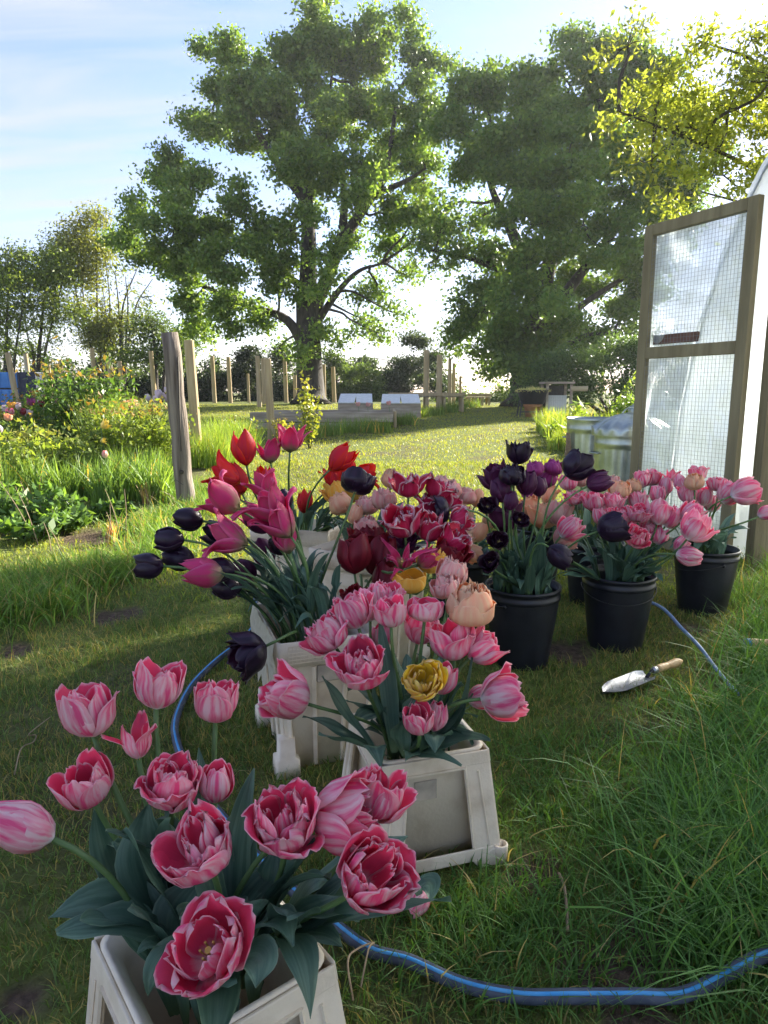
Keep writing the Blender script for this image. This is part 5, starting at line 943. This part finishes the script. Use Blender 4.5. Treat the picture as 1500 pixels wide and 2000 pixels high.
row(P6, WP6, .315, [('blush', 'peony', 880, 958, 46, -8, 4, 2.85), ('blush', 'peony', 908, 968, 44, 8, 4, 2.9), ('peach', 'egg', 932, 975, 36, 20, 0, 2.95), ('peach', 'peony', 905, 1002, 42, 10, 4, 2.8), ('peach', 'egg', 934, 1042, 40, 30, 0, 2.7), ('peach', 'peony', 906, 1055, 46, 60, 4, 2.6), ('peach', 'cup', 922, 1078, 38, 110, 4, 2.6), ('peach', 'egg', 955, 1018, 36, 30, 0, 2.9), ('blush', 'peony', 862, 945, 40, -10, 0, 2.9), ('peach', 'egg', 1000, 1012, 38, 30, 0, 3.0)], nleaf=2, rb=.1, leaf_len=.22)

# big leaves hanging over the nearest bucket rims, each a part of a tulip in that bucket
def loose_leaf(x0, y0, t0, xm, ym, tm, x1, y1, t1, wd, where, tw=.3):
    p0, p1, p2 = P(x0, y0, t0), P(xm, ym, tm), P(x1, y1, t1); r = TUL[where][LC.setdefault(where, 0) % len(TUL[where])] if where in TUL else empty('tulip_leaf', p0, where, 'leaf'); LC[where] = LC.get(where, 0)+1
    o = bpy.data.objects.new('leaf', leaf_mesh(p0-r.location, p1-r.location, p2-r.location, wd, tw, .25, .10, 15)); COL.objects.link(o); o.parent = r
LC = {}
L1, L2 = WA1, WA2
for q in ((330, 1840, .95, 230, 1730, .93, 95, 1792, .88, .075), (340, 1850, .92, 240, 1770, .89, 110, 1822, .86, .07), (330, 1830, 1.0, 200, 1760, 1.0, 185, 1570, 1.0, .07), (340, 1810, .97, 260, 1720, .97, 290, 1570, .98, .10), (370, 1850, .95, 300, 1700, .93, 240, 1620, .92, .06),
          (530, 1840, .93, 600, 1800, .86, 606, 1990, .80, .048), (560, 1820, .97, 640, 1760, .95, 702, 1800, .92, .06), (480, 1850, .92, 540, 1750, .87, 570, 1850, .84, .07), (440, 1880, .90, 300, 1830, .83, 290, 1945, .82, .05), (520, 1820, .97, 560, 1690, .96, 612, 1640, .95, .06), (460, 1810, 1.0, 450, 1660, 1.0, 495, 1500, 1.03, .045), (420, 1800, 1.02, 400, 1600, 1.02, 388, 1460, 1.06, .04), (480, 1860, .9, 500, 1800, .86, 470, 1760, .88, .08), (560, 1830, .92, 590, 1760, .88, 560, 1790, .85, .07), (400, 1900, .88, 380, 1760, .86, 350, 1790, .84, .06), (350, 1880, .92, 330, 1760, .93, 400, 1720, .95, .07), (450, 1900, .85, 520, 1830, .82, 500, 1930, .78, .06), (330, 1870, .96, 290, 1780, .97, 330, 1690, 1.0, .06), (560, 1830, 1.0, 600, 1700, 1.0, 640, 1720, 1.0, .05)):
    loose_leaf(*q, L1, random.uniform(-.5, .5))
for q in ((790, 1480, 1.50, 880, 1420, 1.47, 958, 1448, 1.40, .075), (740, 1470, 1.5, 660, 1420, 1.47, 592, 1398, 1.44, .05), (740, 1480, 1.48, 680, 1400, 1.45, 628, 1320, 1.44, .05), (760, 1480, 1.46, 690, 1450, 1.42, 622, 1432, 1.40, .05), (800, 1470, 1.52, 880, 1420, 1.5, 925, 1355, 1.48, .055), (790, 1480, 1.44, 770, 1400, 1.4, 820, 1350, 1.4, .05), (830, 1470, 1.46, 850, 1400, 1.42, 850, 1470, 1.38, .06), (740, 1490, 1.45, 720, 1420, 1.40, 745, 1500, 1.36, .05), (850, 1470, 1.5, 905, 1430, 1.48, 925, 1270, 1.5, .04), (770, 1470, 1.5, 760, 1330, 1.5, 740, 1200, 1.52, .04)):
    loose_leaf(*q, L2, random.uniform(-.5, .5))

def fill_leaves(ctr, where, rim, n, rx, ry, rz=0, ln=.19, wd=.045, lean=(0, 0)):
    tl = TUL[where]
    for k in range(n):
        th = 6.2832*(k+random.random())/n; q = random.uniform(.25, .85); c_, s_ = math.cos(rz), math.sin(rz)
        lx, ly = rx*math.cos(th), ry*math.sin(th); d = Vector((c_*lx-s_*ly, s_*lx+c_*ly, 0)); b_ = Vector((ctr[0], ctr[1], rim-.07)) + d*q; l_ = ln*random.uniform(.7, 1.25)
        o_ = d.normalized()*l_*random.uniform(.12, .6) + Vector((lean[0], lean[1], 0))*l_; e = b_ + o_ + Vector((0, 0, .07+l_*random.uniform(.35, .8)))
        if random.random() < .3: e.z = max(rim+.015, e.z-l_*.5)
        m_ = b_ + o_*.25 + Vector((0, 0, .05+l_*.65)); r_ = tl[k % len(tl)]
        o = bpy.data.objects.new('leaf', leaf_mesh(b_-r_.location, m_-r_.location, e-r_.location, wd*random.uniform(.7, 1.25), random.uniform(-.7, .7))); COL.objects.link(o); o.parent = r_
for c_, w_ in ((P1, WP1), (P2, WP2), (P3, WP3), (P4, WP4), (P5, WP5), (P6, WP6)): fill_leaves(c_, w_, .315, 22, .125, .125, 0, .20, .042)
fill_leaves(A1, WA1, .275, 14, .10, .10, R(38), .17, .055); fill_leaves(A2, WA2, .27, 12, .10, .10, R(17), .16, .045); fill_leaves(B1, WB1, .39, 22, .12, .16, R(19.5), .24, .032, (-.4, .1)); fill_leaves(B2, WB2, .47, 16, .15, .11, R(-14), .22, .036); fill_leaves(B3, WB3, .47, 18, .15, .12, R(-33), .2, .04)

# fallen bloom on the grass
g = G(815, 1800); r = empty('fallen_bloom', g, 'loose pale pink tulip bloom lying on the grass by the bucket foot', 'flower'); ax = Vector((-.45, -.5, -.25)).normalized(); rot = ax.to_track_quat('Z', 'Y').to_matrix().to_4x4()
for k in range(3):
    o = bpy.data.objects.new('petal', get_petal('egg', 0, k, 'pink_petal')); COL.objects.link(o); o.parent = r; o.matrix_local = Matrix.Translation((.02, .02, .055)) @ rot @ Matrix.Rotation(k*.9, 4, 'Z') @ Matrix.Scale(.065, 4)
loose_leaf(810, 1745, 1.32, 850, 1700, 1.33, 838, 1760, 1.28, .05, 'single green leaf lying on grass beside the fallen bloom')

# ------------------------------------------------------------------ pipes, trowels, twine
def pipe(name, label, pxs, rad, stripe=None, m='pipe_dark', z=0):
    pts = []
    for q in pxs:
        p = G(q[0], q[1]); p.z += rad + .012 + (q[2] if len(q) > 2 else 0); pts.append(p)
    pts = spline(pts, 9); b = pts[0].copy(); b.z -= rad; r = empty(name, b, label, 'hose'); pts = [p-b for p in pts]
    mb = MB(); mb.tube(pts, rad, 12); mb.build('pipe_wall', m, r, True)
    if stripe:
        mb = MB(); up = [p+Vector((0, -.35*rad, rad*.80)) for p in pts]; mb.tube(up, rad*.30, 8, flat=1.0); mb.build('blue_stripe', stripe, r, True)
pipe('water_pipe', 'dark plastic water pipe with bright blue stripe curving across the grass', ((500, 1172), (498, 1230), (470, 1268), (420, 1310), (375, 1360), (348, 1410), (344, 1460), (370, 1530), (430, 1610), (520, 1720), (640, 1822), (720, 1880), (800, 1920), (900, 1956), (1010, 1978), (1120, 1988), (1230, 1986), (1330, 1972), (1420, 1950, .02), (1480, 1930, .03), (1560, 1900, .03)), .0125, 'pipe_blue')
pipe('hose', 'straight faded blue hose lying from the black pot into the grass', ((1150, 1130), (1210, 1165), (1283, 1212, .05), (1330, 1258, .04), (1365, 1292, .03), (1400, 1328, .01), (1440, 1370)), .0075, None, 'hose_blue')
def trowel(label, tip, end, lift=.02):
    a, b_ = G(*tip), G(*end); d = b_-a; L_ = d.length; rz = math.atan2(d.y, d.x); r = empty('trowel', (a+b_)/2+Vector((0, 0, lift)), label, 'trowel', None, rz); n = 10; vs = []; bl_ = L_*.56
    for i in range(n+1):
        s = i/n; x = -L_/2+bl_*s; w_ = .042*(min(1, (s/.28))**.55 if s < .28 else 1)*(1 if s < .9 else 1-.35*(s-.9)/.1)
        for j in range(7):
            u = j/3-1; vs.append((x, u*w_, .016*u*u*(.4+.6*s)+.004))
    mb = MB(); f = [(i*7+j, i*7+j+1, (i+1)*7+j+1, (i+1)*7+j) for i in range(n) for j in range(6)]; m_ = len(vs); mb.add(vs + [(x, y, z-.002) for x, y, z in vs], f + [tuple(m_+q for q in g_[::-1]) for g_ in f]); mb.build('blade', 'steel', r, True)
    mb = MB(); mb.tube([(-L_/2+bl_-.012, 0, .006), (-L_/2+bl_+.01, 0, .022), (-L_/2+bl_+.03, 0, .024)], [.007, .006, .007], 8); mb.build('neck', 'dark_metal', r, True)
    mb = MB(); x0 = -L_/2+bl_+.022; mb.tube([(x0, 0, .024), (x0+.018, 0, .024)], [.0115, .0125], 12); mb.build('ferrule', 'steel', r, True)
    mb = MB(); hl = L_/2-x0-.018; prof = [.0125, .0145, .0155, .014, .013, .0145, .0165, .0165, .012, .004]; mb.tube([(x0+.018+hl*i/9, 0, .024) for i in range(10)], prof, 14); mb.build('handle', 'handle_wood', r, True); return r
trowel('steel hand trowel with turned wooden handle lying on the lawn', (1176, 1366), (1330, 1318))
r = trowel('wooden-handled trowel with a blue handle end, mostly hidden in long grass', (1640, 1290), (1452, 1284), .035)
mb = MB(); mb.tube([(0, 0, 0), (.024, 0, 0)], [.0155, .015], 12); o = mb.build('blue_end_cap', 'blue_crate', r, True); L_ = (G(1640, 1290)-G(1452, 1284)).length; o.location = (L_/2-.022, 0, .024)
def twine(lab, pts, rad=.0018):
    q = [G(x, y)+Vector((0, 0, z)) for x, y, z in pts]; b = q[0]; mb = MB(); mb.tube(spline([p-b for p in q], 6), rad, 5); o = mb.build('garden_twine', 'dry_stalk'); o.location = b; tag(o, lab, 'twine')
twine('pale curling length of twine on the lawn beside the pink tulips', ((30, 1530, .02), (45, 1500, .05), (68, 1478, .04), (72, 1455, .03), (60, 1470, .05), (100, 1420, .03)))
twine('loose loop of twine on the grass beside the bucket foot', ((690, 1990, .02), (680, 1940, .05), (700, 1905, .05), (730, 1890, .04), (720, 1920, .05), (705, 1960, .02)))
twine('brown twig lying in the grass near the bare soil', ((1090, 1730, .02), (1100, 1770, .03), (1105, 1810, .02), (1108, 1835, .015)), .003)
# far flowers in the bed: small blooms on stems
def bed_flower(px, py, t, m, kind, lab, grp, hpx=16, cat='flower', nm='bed_tulip'):
    c = P(px, py, t); g = Vector((c.x, c.y, gz(c.x, c.y))); r = empty(nm, g, lab, cat, grp); H = hpx*t/F
    M0 = Matrix.Translation(c-g) @ Matrix.Rotation(random.uniform(-.3, .3), 4, 'X') @ Matrix.Rotation(random.uniform(-.3, .3)+(1.1 if kind == 'star' else 0), 4, 'Y') @ Matrix.Scale(H, 4)
    for ri, ring in enumerate(KINDS[kind]):
        for k in range(ring[0]):
            o = bpy.data.objects.new('petal', get_petal(kind, ri, k % 3, m)); COL.objects.link(o); o.parent = r; o.matrix_local = M0 @ Matrix.Rotation(ring[10]+6.2832*k/ring[0], 4, 'Z')
    mb = MB(); mb.tube([(0, 0, 0), (c-g)*.5+Vector((.02, 0, 0)), (c-g)], .005, 5); mb.build('stem', 'tulip_stem', r)
for (px, py, t, m, k, col) in ((10, 806, 8.6, 'white_pink_petal', 'egg', 'white'), (24, 800, 8.8, 'gold_petal', 'cup', 'golden'), (22, 812, 8.4, 'pink_petal', 'cup', 'pink'), (35, 801, 8.8, 'white_pink_petal', 'egg', 'white'), (44, 812, 8.4, 'crimson_petal', 'egg', 'dark red'), (54, 815, 8.5, 'white_pink_petal', 'cup', 'white'), (62, 793, 9.5, 'purple_petal', 'cup', 'purple'), (108, 789, 10, 'purple_petal', 'egg', 'purple'), (118, 789, 10, 'pink_petal', 'egg', 'pink'), (84, 796, 9.5, 'crimson_petal', 'egg', 'dark red'), (15, 823, 7.8, 'peach_petal', 'cup', 'peach'), (3, 845, 7.2, 'white_pink_petal', 'egg', 'white'), (70, 777, 11, 'gold_petal', 'cup', 'golden'), (95, 784, 10.5, 'peach_petal', 'cup', 'peach'), (236, 776, 10, 'gold_petal', 'cup', 'golden'), (205, 895, 6.7, 'blush_petal', 'egg', 'pink'), (258, 808, 9.6, 'pink_petal', 'egg', 'pink')):
    bed_flower(px, py, t, m, k, f'{col} tulip blooming in the bed '+('below the tall rose bush' if px > 150 else 'in front of the blue crates'), 'bed tulips '+col+str(px > 150), 15)
for i in range(16): bed_flower(288+RNG.uniform(0, 62), 768+RNG.uniform(0, 20), 11+RNG.uniform(0, .8), 'white_pink_petal', 'egg', 'pale pink tulip in the far block behind the weathered post', 'pale tulip block', 14)
for i in range(9): bed_flower(238+RNG.uniform(0, 30), 790+RNG.uniform(0, 8), 10+RNG.uniform(0, .5), 'peach_petal', 'cup', 'orange tulip in the row behind the feathery clump', 'orange tulip row', 11)
bed_flower(197, 835, 7.2, 'daffodil_petal', 'star', 'single pale yellow daffodil facing out of the bed', None, 20, nm='daffodil'); bed_flower(196, 862, 7.0, 'daffodil_petal', 'star', 'small wilting yellow daffodil low in the bed', None, 12, nm='daffodil')
for px, py in ((718, 795), (700, 794), (760, 792)): bed_flower(px, py, 15.5, 'blush_petal', 'cup', 'pink flower standing in the raised timber bed', 'flowers in the raised bed', 9)
# ------------------------------------------------------------------ even thin scattering volume added to imitate the lens veil over the trees
mb = MB(); mb.box((0, 114, 9.2), (304, 296, 20.6)); hz = mb.build('lens_veil', None); tag(hz, kind='stuff')
m = bpy.data.materials.new('lens_veil_air'); m.use_nodes = True; t = m.node_tree; t.nodes.clear(); v = t.nodes.new('ShaderNodeVolumePrincipled')
v.inputs['Density'].default_value = .0006; v.inputs['Anisotropy'].default_value = .45; v.inputs['Color'].default_value = (.90, .94, 1, 1)
u = t.nodes.new('ShaderNodeOutputMaterial'); t.links.new(v.outputs[0], u.inputs[1]); hz.data.materials.append(m)
bpy.context.view_layer.update()
